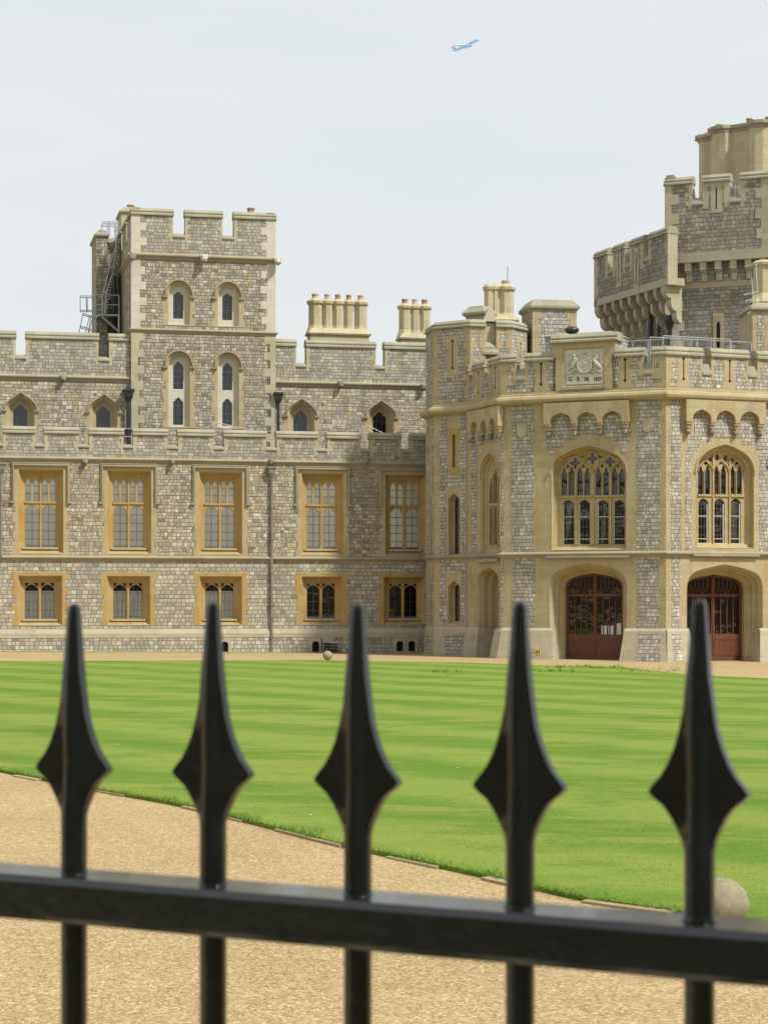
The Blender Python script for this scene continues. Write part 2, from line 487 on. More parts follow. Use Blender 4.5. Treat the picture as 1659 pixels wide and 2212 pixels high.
PAL_S = [(0, (0.468, 0.459, 0.413)), (.15, (0.404, 0.394, 0.357)), (.30, (0.522, 0.519, 0.475)), (.45, (0.419, 0.399, 0.336)), (.60, (0.473, 0.474, 0.439)),
         (.74, (0.458, 0.429, 0.331)), (.84, (0.571, 0.569, 0.527)), (.93, (0.340, 0.329, 0.305)), (.98, (0.364, 0.280, 0.207))]
MJ = (.125, .105, .075)
M['wing'] = rubble('rubble_wing', .185, .25, PAL_W, MJ, seed=1.0, grime=.5, irr=1.0, tint=(1, .985, .96))
M['wing_low'] = rubble('rubble_lower_storey', .215, .285, PAL_L, MJ, seed=2.0, grime=.38, irr=.5)
M['parapet'] = rubble('rubble_parapet', .185, .26, PAL_G, MJ, seed=3.0, grime=.5, irr=.45, joint=.015)
M['tower'] = rubble('rubble_tower', .175, .24, PAL_W, MJ, seed=4.0, grime=.45, irr=.7, tint=(.92, .92, .92))
M['strip'] = rubble('rubble_panels', .19, .245, PAL_S, (.12, .10, .08), seed=5.0, grime=.4, irr=.5, joint=.018, mj=.75)
M['keep'] = rubble('rubble_great_tower', .235, .31, PAL_G, (.11, .10, .085), seed=6.0, grime=.5, irr=.5, tint=(.84, .83, .82), mj=.7, joint=.02)
M['ash'] = ashlar('ashlar_honey', (.43, .355, .215), seed=1.0, stain=.5, iron=(.40, .25, .095), pale=(.49, .435, .31), grey=.62)
M['ash_warm'] = ashlar('ashlar_ochre', (.43, .295, .125), seed=2.0, stain=.9, iron=(.40, .215, .06), pale=(.46, .36, .19), grey=.25)
M['ash_mid'] = ashlar('ashlar_tracery', (.43, .33, .175), seed=12.0, stain=.5, iron=(.38, .235, .085), pale=(.47, .40, .26), grey=.35)
M['ash_pale'] = ashlar('ashlar_pale', (.43, .395, .285), seed=3.0, stain=.18, iron=(.36, .27, .14), pale=(.51, .485, .38), grey=.55)
M['ash_white'] = ashlar('ashlar_new_white', (.56, .535, .455), h=.5, seed=4.0, stain=.06, pale=(.64, .615, .55), grey=.2)
M['ash_chim'] = ashlar('ashlar_chimney', (.50, .445, .30), h=.5, w=.9, seed=5.0, stain=.12, pale=(.56, .52, .38), grey=.45)
M['cope'] = ashlar('coping_lichen', (.30, .285, .21), h=.9, w=.9, seed=6.0, stain=.25, iron=(.28, .25, .10), pale=(.42, .405, .32), grey=.85, joint=.8)
M['string'] = ashlar('string_course', (.335, .295, .21), h=2., w=1.1, seed=7.0, stain=.2, pale=(.40, .36, .26), grey=.7, joint=.7)
M['relief'] = plain('carved_pale_stone', (.50, .475, .40), .9, .2, var=.15, scale=4, bump=.01)
M['dark_carve'] = plain('carved_weathered_stone', (.24, .22, .17), .95, .15, var=.45, scale=6, bump=.03)
M['lead'] = plain('roof_lead', (.22, .22, .22), .6, .4, var=.2, scale=1.5)
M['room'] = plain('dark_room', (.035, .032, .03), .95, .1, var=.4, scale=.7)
M['slot'] = plain('slot_dark', (.02, .02, .018), .95, .1)
M['blind'] = plain('window_blind', (.90, .895, .84), .9, .1, var=.05, scale=1.5)
M['black_iron'] = plain('cast_iron_black', (.022, .024, .026), .45, .5, var=.3)
M['grey_pipe'] = plain('cast_iron_painted', (.20, .185, .15), .55, .4, var=.25, scale=2)
M['galv'] = plain('galvanised_steel', (.42, .43, .44), .45, .5, .4, var=.2)
M['white_paint'] = plain('white_paint', (.50, .50, .48), .5, .4, var=.05)
M['lead_came'] = plain('lead_cames', (.10, .10, .10), .6, .4)
M['terracotta'] = plain('terracotta', (.34, .235, .15), .9, .2, var=.2)
M['pot_buff'] = plain('buff_clay', (.46, .39, .28), .9, .2, var=.15)
M['yellow'] = plain('yellow_enamel', (.75, .50, .03), .4, .5, var=.05)
M['black'] = plain('black_enamel', (.02, .02, .02), .4, .5)
M['paper'] = plain('paper', (.55, .56, .58), .8, .2, var=.04)
def curtain():
    m = NT('net_curtain')
    u, v, _ = m.sep(m.uv())
    n = m.noise(m.comb(m.math('MULTIPLY', u, 14.0), m.math('MULTIPLY', v, .6), 0.0), 1.0, 3)
    m.bump(n, .05, .8)
    return m.done(m.ramp(n, [(.3, (.62, .62, .60)), (.7, (.90, .90, .86))]), .9, .1)
M['curtain'] = curtain()
def glass(name, tint=(.97, .965, .97), spec=.05):
    m = NT(name); t = m.t
    tr = t.nodes.new('ShaderNodeBsdfTransparent'); tr.inputs[0].default_value = (*tint, 1)
    gl = t.nodes.new('ShaderNodeBsdfGlossy'); gl.inputs['Roughness'].default_value = .04
    n = m.noise(m.pos(), 1.3, 2)
    b = t.nodes.new('ShaderNodeBump'); b.inputs['Strength'].default_value = .25; b.inputs['Distance'].default_value = .1
    m.l(n, b.inputs['Height']); m.l(b.outputs[0], gl.inputs['Normal'])
    fr = t.nodes.new('ShaderNodeFresnel'); fr.inputs[0].default_value = 1.5
    f = m.math('ADD', fr.outputs[0], spec, clamp=True)
    mx = t.nodes.new('ShaderNodeMixShader')
    m.l(f, mx.inputs[0]); m.l(tr.outputs[0], mx.inputs[1]); m.l(gl.outputs[0], mx.inputs[2]); m.l(mx.outputs[0], m.out.inputs[0])
    t.nodes.remove(m.b)
    return m.m
M['glass'] = glass('window_glass')
M['glass_dark'] = glass('old_window_glass', (.75, .75, .73), .05)
def wood():
    m = NT('varnished_oak')
    u, v, _ = m.sep(m.uv())
    g = m.noise(m.comb(m.math('MULTIPLY', u, 9.0), m.math('MULTIPLY', v, .8), 1.0), 2.0, 5, .6)
    c = m.ramp(g, [(.25, (.078, .024, .010)), (.75, (.165, .056, .022))])
    m.bump(g, .004, .5)
    return m.done(c, .5, .4)
M['wood'] = wood()
def gravel():
    m = NT('gravel')
    p = m.pos()
    x, y, z = m.sep(p); q = m.comb(x, y, 0.0)
    s1 = m.vor(q, 85.0); s2 = m.vor(q, 36.0)
    a = m.sep(s1); b = m.sep(s2)
    pal = [(0, (.24, .165, .075)), (.14, (.42, .315, .155)), (.30, (.53, .42, .235)), (.45, (.32, .22, .10)), (.60, (.46, .35, .185)), (.74, (.68, .60, .42)),
           (.84, (.17, .12, .065)), (.92, (.36, .235, .10))]
    c1 = m.ramp(a[0], pal, 'CONSTANT'); c2 = m.ramp(b[0], pal, 'CONSTANT')
    c = m.mix(.45, c1, c2)
    big = m.noise(q, .35, 5, .65)
    c = m.mix(1.0, c, m.ramp(big, [(.3, (.88, .87, .84)), (.7, (1.07, 1.06, 1.04))]), 'MULTIPLY')
    track = m.noise(m.comb(m.math('MULTIPLY', x, .35), m.math('MULTIPLY', y, 1.3), 3.0), 1.0, 4, .6)
    c = m.mix(m.math('MULTIPLY', m.step(track, .5, .72), .28), c, (.31, .225, .11))
    d = m.vor(q, 85.0, 'Distance')
    m.bump(m.math('ADD', m.math('SUBTRACT', 1.0, d), m.math('MULTIPLY', m.noise(q, 3.0, 3), 2.0)), .008, .6)
    return m.done(c, .9, .15)
M['gravel'] = gravel()
def turf():
    m = NT('lawn_grass')
    p = m.pos(); x, y, z = m.sep(p)
    # mown stripes run along the heading of the porch front
    ca, sa = math.cos(R(-47)), math.sin(R(-47))
    across = m.math('ADD', m.math('MULTIPLY', x, -sa), m.math('MULTIPLY', y, ca))
    wob = m.math('MULTIPLY', m.math('SUBTRACT', m.noise(m.comb(m.math('MULTIPLY', x, .1), m.math('MULTIPLY', y, .1), 0.0), 1.0, 2),   .5), 1.0)
    ph = m.math('MULTIPLY', m.math('ADD', across, wob), 2 * math.pi / 5.0)
    s = m.math('SINE', ph)
    s = m.step(s, -.8, .8)
    s = m.math('MULTIPLY_ADD', m.math('SUBTRACT', s, .5), .85, .5)
    amt = m.noise(m.comb(m.math('MULTIPLY', x, .05), m.math('MULTIPLY', y, .25), 2.0), 1.0, 3)
    c = m.mix(s, (.108, .205, .024), (.198, .275, .052))
    q = m.comb(x, y, 0.0)
    n1 = m.noise(m.comb(m.math('MULTIPLY', x, .35), m.math('MULTIPLY', y, .9), 0.0), 1.0, 5, .65)
    c = m.mix(m.step(n1, .42, .72), c, (.235, .265, .055))
    n2 = m.noise(m.comb(m.math('MULTIPLY', x, 1.0), m.math('MULTIPLY', y, 1.0), 5.0), .55, 5, .65)
    c = m.mix(m.math('MULTIPLY', m.step(n2, .48, .68), .6), c, (.092, .180, .020))
    n3 = m.noise(m.comb(x, m.math('MULTIPLY', y, 1.0), 8.0), 2.4, 5, .7)
    c = m.mix(m.math('MULTIPLY', m.step(n3, .52, .74), .35), c, (.24, .265, .06))
    n4 = m.noise(m.comb(x, y, 4.0), 1.1, 5, .7)
    c = m.mix(m.math('MULTIPLY', m.step(n4, .55, .75), .45), c, (.075, .150, .020))
    f = m.noise(m.comb(x, m.math('MULTIPLY', y, .45), 0.0), 38, 4, .7)
    c = m.mix(1.0, c, m.ramp(f, [(.3, (.66, .72, .55)), (.7, (1.30, 1.24, 1.3))]), 'MULTIPLY')
    f2 = m.noise(q, 6, 4, .7)
    c = m.mix(1.0, c, m.ramp(f2, [(.3, (.86, .90, .85)), (.7, (1.12, 1.08, 1.1))]), 'MULTIPLY')
    m.bump(f, .03, .6)
    return m.done(c, .95, .1)
M['turf'] = turf()
M['blade'] = plain('grass_blades', (.10, .20, .02), .8, .2, var=.45, scale=9)
def railpaint():
    m = NT('black_gloss_paint')
    p = m.pos()
    n = m.noise(p, 22, 4, .6); n2 = m.noise(p, 160, 3, .6)
    m.bump(m.math('ADD', n, m.math('MULTIPLY', n2, .15)), .004, .35)
    c = m.ramp(n, [(.35, (.004, .006, .006)), (.7, (.009, .012, .012))])
    rg = m.ramp(n2, [(.3, (.12, .12, .12)), (.75, (.26, .26, .26))])
    m.b.inputs['Coat Weight'].default_value = .25; m.b.inputs['Coat Roughness'].default_value = .08
    return m.done(c, rg, .55)
M['rail'] = railpaint()
M['ballstone'] = ashlar('ball_limestone', (.25, .23, .155), h=9., w=9., seed=9.0, stain=.2, pale=(.33, .31, .23), grey=.9, joint=0)
M['kerb'] = ashlar('kerb_stone', (.36, .28, .155), h=9., w=1.0, seed=10.0, stain=.2, pale=(.44, .36, .23), grey=.5, joint=.5)
M['aircraft'] = plain('aircraft_paint', (.36, .56, .72), .4, .5, var=.03, scale=.01)
M['aircraft_red'] = plain('aircraft_tail_paint', (.42, .44, .55), .4, .5, var=.03, scale=.01)

# ================================================================ ground
gr = MB()
def gsheet(pts, lift, mb):
    for p in tess(pts):
        mb.face([(a, b, gz(a) + lift) for a, b in p], p)
gsheet([(-400, -200), (400, -200), (400, 900), (-400, 900)], 0, gr)
tag(gr.build('gravel_ground', M['gravel']), kind='structure')
far = [(0, 1430), (350, 1429), (700, 1428), (1000, 1433), (1100, 1437), (1200, 1440.5), (1270, 1442), (1310, 1441.5), (1345, 1443), (1380, 1448), (1420, 1452), (1500, 1460), (1659, 1468)]
near = [(0, 1668), (110, 1690), (220, 1712), (400, 1745), (600, 1795), (740, 1830), (930, 1872), (1090, 1907), (1250, 1945), (1400, 1968)]
fp = [ground_at(x, y).xy for x, y in far]; npt = [ground_at(x, y).xy for x, y in near]
# carry both edges on beyond the frame, sweeping round
fd = (fp[0] - fp[1]).normalized(); nd = (npt[0] - npt[1]).normalized()
npt = [npt[0] + nd * 40, npt[0] + nd * 12] + npt
ld = (npt[-1] - npt[-2]).normalized()
npt += [npt[-1] + ld * 1.5 + Vector((.25, .0)), npt[-1] + ld * 3.4 + Vector((1.2, .3)), npt[-1] + ld * 4.5 + Vector((4, 2.0))]
fe = fp[-1] - fp[-2]; fe.normalize()
fp = [fp[0] + fd * 25] + fp + [fp[-1] + fe * 10]
def smooth_line(pts, sub=6):
    out = []
    for i in range(len(pts) - 1):
        p0, p1, p2, p3 = pts[max(i-1, 0)], pts[i], pts[i+1], pts[min(i+2, len(pts)-1)]
        for k in range(sub):
            t = k / sub
            out.append(.5 * ((2*p1) + (p2-p0)*t + (2*p0-5*p1+4*p2-p3)*t*t + (3*p1-p0-3*p2+p3)*t**3))
    return out + [pts[-1]]
near_c = smooth_line(npt, 10)
rngl = random.Random(5)
lawn_pts = [(p.x, p.y) for p in near_c] + [(30, 60)] + [(p.x, p.y) for p in reversed(fp)]
lm = MB()
LH = .05
lp = ccw(lawn_pts)
for p in tess(lp):
    lm.face([(a, b, gz(a) + LH) for a, b in p], p)
for i, a in enumerate(lp):
    b = lp[(i + 1) % len(lp)]
    lm.face([(a[0], a[1], gz(a[0]) - .05), (b[0], b[1], gz(b[0]) - .05), (b[0], b[1], gz(b[0]) + LH), (a[0], a[1], gz(a[0]) + LH)])
tag(lm.build('lawn', M['turf']), kind='structure')
# grass overhanging the cut edge
gb = MB(); rg = random.Random(11)
def blade(mb, p, h, lean, wd):
    a = rg.uniform(0, 6.283); dx, dy = math.cos(a) * wd, math.sin(a) * wd
    b = rg.uniform(0, 6.283); lx, ly = math.cos(b) * lean, math.sin(b) * lean
    z = gz(p[0]) + LH - .01
    mb.face([(p[0]-dx, p[1]-dy, z), (p[0]+dx, p[1]+dy, z), (p[0]+lx, p[1]+ly, z+h)])
for i in range(len(near_c) - 1):
    a, b = near_c[i], near_c[i + 1]; l = (b - a).length
    if (a.y > 42): continue
    nn = Vector((-(b-a).y, (b-a).x)).normalized()
    if nn.y < 0: nn = -nn
    for k in range(int(l * 330)):
        t = rg.random(); p = a + (b - a) * t
        d = rg.expovariate(1 / .07) - .05
        thick = .5 + noise.noise(Vector((p.x * 1.3, p.y * 1.3, 0)))
        if rg.random() > thick + .35: continue
        q = p + nn * d
        blade(gb, q, rg.uniform(.02, .06) * (1.5 if thick > .7 else 1), rg.uniform(.02, .07), .004)
for k in range(26000):
    x = rg.uniform(0, 1659); y = rg.uniform(1500, 2000)
    g = ground_at(x, y)
    i = min(range(0, len(near_c), 4), key=lambda j: (near_c[j] - g.xy).length)
    j = min(i + 1, len(near_c) - 1)
    a, b = near_c[max(i-1, 0)], near_c[j]
    if (b - a).cross(g.xy - a) < .3: continue
    blade(gb, (g.x, g.y), rg.uniform(.012, .035), rg.uniform(.004, .03), .0035)
tag(gb.build('grass', M['blade']), kind='stuff')
# kerb stones between lawn and gravel
kb = MB(); rk = random.Random(3)
acc = 0
pts = [p for p in near_c if p.y < 60]
i = 0
def lerp_line(pts, s):
    acc = 0
    for i in range(len(pts) - 1):
        l = (pts[i+1] - pts[i]).length
        if acc + l >= s: return pts[i] + (pts[i+1] - pts[i]) * ((s - acc) / l), (pts[i+1] - pts[i]).normalized()
        acc += l
    return None
s = 0
kerb_root = empty('kerb_edging', (pts[len(pts)//2].x, pts[len(pts)//2].y, gz(pts[len(pts)//2].x)), 'worn line of pale stone kerbs along the near edge of the lawn', 'kerb')
while True:
    ln = rk.uniform(.8, 1.1)
    A = lerp_line(pts, s); B = lerp_line(pts, s + ln - .015)
    if not A or not B: break
    n = Vector((-(B[0]-A[0]).y, (B[0]-A[0]).x)).normalized()
    if n.y > 0: n = -n
    w = rk.uniform(.03, .11); z0 = gz(A[0].x) + rk.uniform(.012, .035)
    a0, a1 = A[0] - n * .05, A[0] + n * w; b0, b1 = B[0] - n * .05, B[0] + n * w
    kk = MB()
    top = [(a0.x, a0.y, z0 + .012), (b0.x, b0.y, z0 + .012), (b1.x, b1.y, z0 - .004), (a1.x, a1.y, z0 - .004)]
    kk.face(top[::-1])
    for q in range(4):
        c, d = top[q], top[(q + 1) % 4]
        kk.face([c, d, (d[0], d[1], gz(d[0]) - .1), (c[0], c[1], gz(c[0]) - .1)])
    if s < 70 and rk.random() > .38: kk.build('kerb_stone', M['kerb'], kerb_root)
    s += ln

# ================================================================ shared builders
def cope_prof(T, h=.40, o=.09):
    k = h / .4
    return [(-.04, 0), (o, 0), (o, .08 * k), (.035, .15 * k), (.035, .185 * k), (.062, .19 * k), (.062, .245 * k), (-.10, h), (-T + .10, h), (-T - .062, .245 * k), (-T - .035, .15 * k), (-T - o, .08 * k), (-T - o, 0), (-T + .04, 0)]
def toothed(u0, v0, u1, v1, h, amp, rng, left=True, right=True, bot=None):
    """rectangle whose sides step in and out like bonded quoins"""
    nn = max(1, round((v1 - v0) / h)); hh = (v1 - v0) / nn
    L_, R_ = [], []
    for i in range(nn):
        a = u0 + (rng.uniform(.1, 1) * amp if left and i % 2 else (rng.uniform(0, .25) * amp if left else 0))
        b = u1 - (rng.uniform(.1, 1) * amp if right and i % 2 else (rng.uniform(0, .25) * amp if right else 0))
        L_ += [(a, v0 + i * hh), (a, v0 + (i + 1) * hh)]
        R_ += [(b, v0 + i * hh), (b, v0 + (i + 1) * hh)]
    return L_[::-1] + R_
def quoins(mb, pl, u, side, v0, v1, h=.5, w=(.42, .78), d=.014, thick=.06, rng=None):
    rng = rng or random.Random(1)
    nn = max(1, round((v1 - v0) / h)); hh = (v1 - v0) / nn
    for i in range(nn):
        ww = (w[1] if i % 2 else w[0]) + rng.uniform(-.05, .05)
        a, b = (u - d, u + ww) if side > 0 else (u - ww, u + d)
        boxp(mb, pl, a, v0 + i * hh, b, v0 + (i + 1) * hh, d, -thick)
def quoins_xy(mb, pl, u, side, v0, v1, h=.5, w=(.42, .78), d=.014, rng=None):
    quoins(mb, pl, u, side, v0, v1, h, w, d, .35, rng)
def parapet(root, pl, ua, ub, zb, zs, zt, merlons, T=.5, mat='parapet', edge='ash_pale', sillh=.3, copeh=.4, o=.09, qw=(.14, .3), seedn=1, top_over=None):
    """crenellated wall; merlons = [(u0,u1)], zs sill top of the gaps, zt wall top under the copings"""
    rng = random.Random(seedn)
    out = [(ua, zb)]
    out.append((ub, zb)); up = []
    cur = ua
    pts = []
    for (a, b) in merlons:
        a = max(a, ua); b = min(b, ub)
        if a > cur + 1e-3: pts += [(cur, zs), (a, zs)]
        pts += [(a, zt), (b, zt)]
        cur = b
    if cur < ub - 1e-3: pts += [(cur, zs), (ub, zs)]
    cl = []
    for p in pts:
        if not cl or (abs(p[0]-cl[-1][0]) > 1e-6 or abs(p[1]-cl[-1][1]) > 1e-6): cl.append(p)
    w = MB(); extr(w, pl, out + cl[::-1], (), 0, -T, back=True)
    w.build('parapet', M[mat], root)
    cur = ua
    for (a, b) in merlons:
        a2, b2 = max(a, ua), min(b, ub)
        if b2 - a2 < .02: continue
        c = MB()
        sweep(c, [pl.xy(a2 - (.05 if a >= ua else 0)), pl.xy(b2 + (.05 if b <= ub else 0))], [(d, z + zt) for d, z in cope_prof(T, copeh, o)])
        c.build('coping', M['cope'], root)
        if a2 > cur + .05:
            c = MB()
            sweep(c, [pl.xy(cur), pl.xy(a2)], [(d, z + zs) for d, z in [(-.04, -.0), (.06, 0), (.06, .08), (-.12, sillh), (-T + .02, sillh), (-T + .02, 0)]])
            c.build('sill_coping', M['cope'], root)
        for (u, sd, ok) in ((a, 1, a > ua), (b, -1, b < ub)):
            if not ok or edge is None: continue
            e = MB()
            nn = max(2, round((zt - zs + .25) / .26)); hh = (zt - zs + .25) / nn
            for i in range(nn):
                ww = rng.uniform(*qw) if i % 2 else rng.uniform(qw[0] * .6, qw[0] * 1.2)
                z0 = zs - .25 + i * hh
                if sd > 0: boxp(e, pl, u - (.012 if z0 >= zs - .01 else 0), z0, u + ww, z0 + hh, .013, -T - .013)
                else: boxp(e, pl, u - ww, z0, u + (.012 if z0 >= zs - .01 else 0), z0 + hh, .013, -T - .013)
            e.build('merlon_quoins', M[edge], root)
        cur = b2
    if cur < ub - .05:
        c = MB(); sweep(c, [pl.xy(cur), pl.xy(ub)], [(d, z + zs) for d, z in [(-.04, -.0), (.06, 0), (.06, .08), (-.12, sillh), (-T + .02, sillh), (-T + .02, 0)]])
        c.build('sill_coping', M['cope'], root)
def stringcourse(root, path, z, h=.3, d=.16, mat='string'):
    b = MB(); sweep(b, path, [(-.1, z), (.03, z), (.04, z + h * .2), (d * .7, z + h * .42), (d, z + h * .55), (d, z + h * .72), (.02, z + h), (-.1, z + h)])
    return b.build('string_course', M[mat], root)
def grotesque(root, pl, u, v, s=.26, d=.1, mat='dark_carve', name='carved_head'):
    b = MB(); r = random.Random(int(u * 100))
    c = pl.w(u, v, d + s * .55)
    ball(b, c, s * .5, 10, 8, (1, 1, 1.1), .5, u)
    ball(b, pl.w(u, v - s * .25, d + s * 1.0), s * .28, 8, 6, (1, 1, .8), .4, u + 3)
    for k in (-1, 1):
        ball(b, pl.w(u + k * s * .42, v + s * .35, d + s * .45), s * .2, 6, 5, (1, 1, 1.3))
    boxp(b, pl, u - s * .3, v - s * .2, u + s * .3, v + s * .4, d + s * .3, -.05)
    return b.build(name, M[mat], root, smooth=True)
def downpipe(root, pl, u, v0, v1, d=.14, r=.07, mat='black_iron', hopper=True, hs=1.0):
    b = MB()
    tube(b, pl.w(u, v0, d), pl.w(u, v1, d), r, 10)
    z = v1 - 1.8
    while z > v0 + .3:
        tube(b, pl.w(u, z, d), pl.w(u, z + .16, d), r * 1.35, 10); boxp(b, pl, u - r * 2.2, z + .02, u + r * 2.2, z + .12, d - r * .2, 0)
        z -= 1.83
    p = b.build('downpipe', M[mat], root)
    if hopper:
        h = MB(); c = pl.xy(u, d + .03)
        def sq(s1, s2):
            return [pl.xy(u - s1, d + .03 + s2), pl.xy(u + s1, d + .03 + s2), pl.xy(u + s1, .01), pl.xy(u - s1, .01)]
        frustum(h, sq(.08, .05), v1 - .1, sq(.17 * hs, .14 * hs), v1 + .14 * hs)
        frustum(h, sq(.17 * hs, .14 * hs), v1 + .14 * hs, sq(.2 * hs, .17 * hs), v1 + .40 * hs)
        frustum(h, sq(.25 * hs, .21 * hs), v1 + .40 * hs, sq(.25 * hs, .21 * hs), v1 + .5 * hs)
        h.build('hopper_head', M[mat], p)
    return p
def lattice(mb, pl, u0, v0, u1, v1, nu, nv, d, t=.024):
    for i in range(1, nu): 
        u = u0 + (u1 - u0) * i / nu; boxp(mb, pl, u - t / 2, v0, u + t / 2, v1, d + .012, d - .012)
    for j in range(1, nv):
        v = v0 + (v1 - v0) * j / nv; boxp(mb, pl, u0, v - t / 2, u1, v + t / 2, d + .0135, d - .0105)

# ================================================================ WEST-SIDE WING, two tall storeys (nearest wall on the left)
W1 = Plane(-5.96, 115.0, 12.5)
W2 = W1.shifted(-4.5)
W3 = W1.shifted(-4.22)
wing = empty('castle_wing', W1.w(0, 0, 0), 'long two storey castle wing of grey rubble with ochre mullioned windows and battlements', 'castle range')
def u1(x, y=1100): return W1.at(x, y)[0]
def u2(x, y=800): return W2.at(x, y)[0]
def u3(x, y=700): return W3.at(x, y)[0]
def z1(sh, x, y): return W1.q(sh, x, y)[1]
uL, uR = u1(0) - 9, u1(938)
z_str_lo = (z1(2, 1237, 785), z1(2, 1237, 764))          # storey string
z_str_hi = (z1(2, 1100, 236), z1(2, 1100, 213))
z_plinth = (z1(2, 800, 1190), z1(2, 800, 1162))
z_sill = z1(2, 1230, 160); z_mtop = z1(2, 1370, 88)
rng = random.Random(7)
# openings
big = [u1(89.3), u1(279.9), u1(477.0), u1(697.1), u1(877.5)]
BW, BT, BB = 1.22, z1(2, 1237, 285), z1(2, 1237, 746)
smallw = [u1(u / 2.5916, 1300) for u in (227, 722, 1237)] + [u1(572.8 + 358 / 2.8964, 1300), u1(572.8 + 872 / 2.8964, 1300)]
SW, ST, SB = 1.20, z1(2, 1237, 868), z1(2, 1237, 1140)
vents = [(u1(1258 / 2.5916, 1400), 1), (u1(572.8 + 315 / 2.8964, 1400), 1), (u1(572.8 + 388 / 2.8964, 1400), 1),
         (u1(572.8 + 840 / 2.8964, 1400), 1), (u1(572.8 + 915 / 2.8964, 1400), 1)]
def vent_hole(u): return arch(u - .2, u + .2, .02, .42, .62, 'low', 5)
wl = MB()
holes = [rect(u - SW, SB, u + SW, ST) for u in smallw]
extr(wl, W1, rect(uL, z_plinth[1] - .02, uR, z_str_lo[0] + .05), holes, 0, -.9)
extr(wl, W1, rect(uL, -.6, uR, z_plinth[0]), [vent_hole(u) for u, _ in vents], .10, -.5)
wl.build('lower_wall', M['wing_low'], wing)
wu = MB()
extr(wu, W1, rect(uL, z_str_lo[0] + .05, uR, z_str_hi[0] + .03), [rect(u - BW, BB, u + BW, BT) for u in big], 0, -.9)
wu.build('upper_wall', M['wing'], wing)
pb = MB(); sweep(pb, [W1.xy(uL), W1.xy(uR)], [(-.1, z_plinth[0] - .22), (.12, z_plinth[0] - .22), (.12, z_plinth[0] + .02), (.015, z_plinth[1]), (-.1, z_plinth[1])])
pb.build('plinth_course', M['ash_pale'], wing)
stringcourse(wing, [W1.xy(uL), W1.xy(uR)], z_str_lo[0] - .02, z_str_lo[1] - z_str_lo[0] + .1, .17, 'string')
stringcourse(wing, [W1.xy(uL), W1.xy(uR)], z_str_hi[0] - .03, z_str_hi[1] - z_str_hi[0] + .06, .15, 'string')
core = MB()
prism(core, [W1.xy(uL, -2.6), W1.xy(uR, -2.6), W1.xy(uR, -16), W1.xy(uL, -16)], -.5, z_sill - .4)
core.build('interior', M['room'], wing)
rf = MB(); prism(rf, [W1.xy(uL, -.3), W1.xy(uR, -.3), W1.xy(uR, -4.6), W1.xy(uL, -4.6)], z_sill - .55, z_sill - .35)
rf.build('roof_walk', M['lead'], wing)
mer = [(22, 198), (253, 443), (503, 693), (750, 940), (1000, 1200), (1258, 1490)]
merl = [(u1(a / 2.5916, 925), u1(b / 2.5916, 925)) for a, b in mer] + [(u1(572.8 + a / 2.8964, 930), u1(572.8 + b / 2.8964, 930)) for a, b in ((75, 327), (390, 597), (660, 850), (913, 1080))]
e = merl[0][0] - .55
while e > uL + 1:
    merl.insert(0, (e - 1.9, e)); e -= 2.45
parapet(wing, W1, uL, uR, z_str_hi[1] - .03, z_sill, z_mtop, merl, .5, 'parapet', 'ash_pale', .22, .38)
for x in (185, 372, 585, 572.8 + 630 / 2.8964, 922):
    u, v = W1.at(x, 998)
    grotesque(wing, W1, u, v, .28, .05, name='gargoyle')

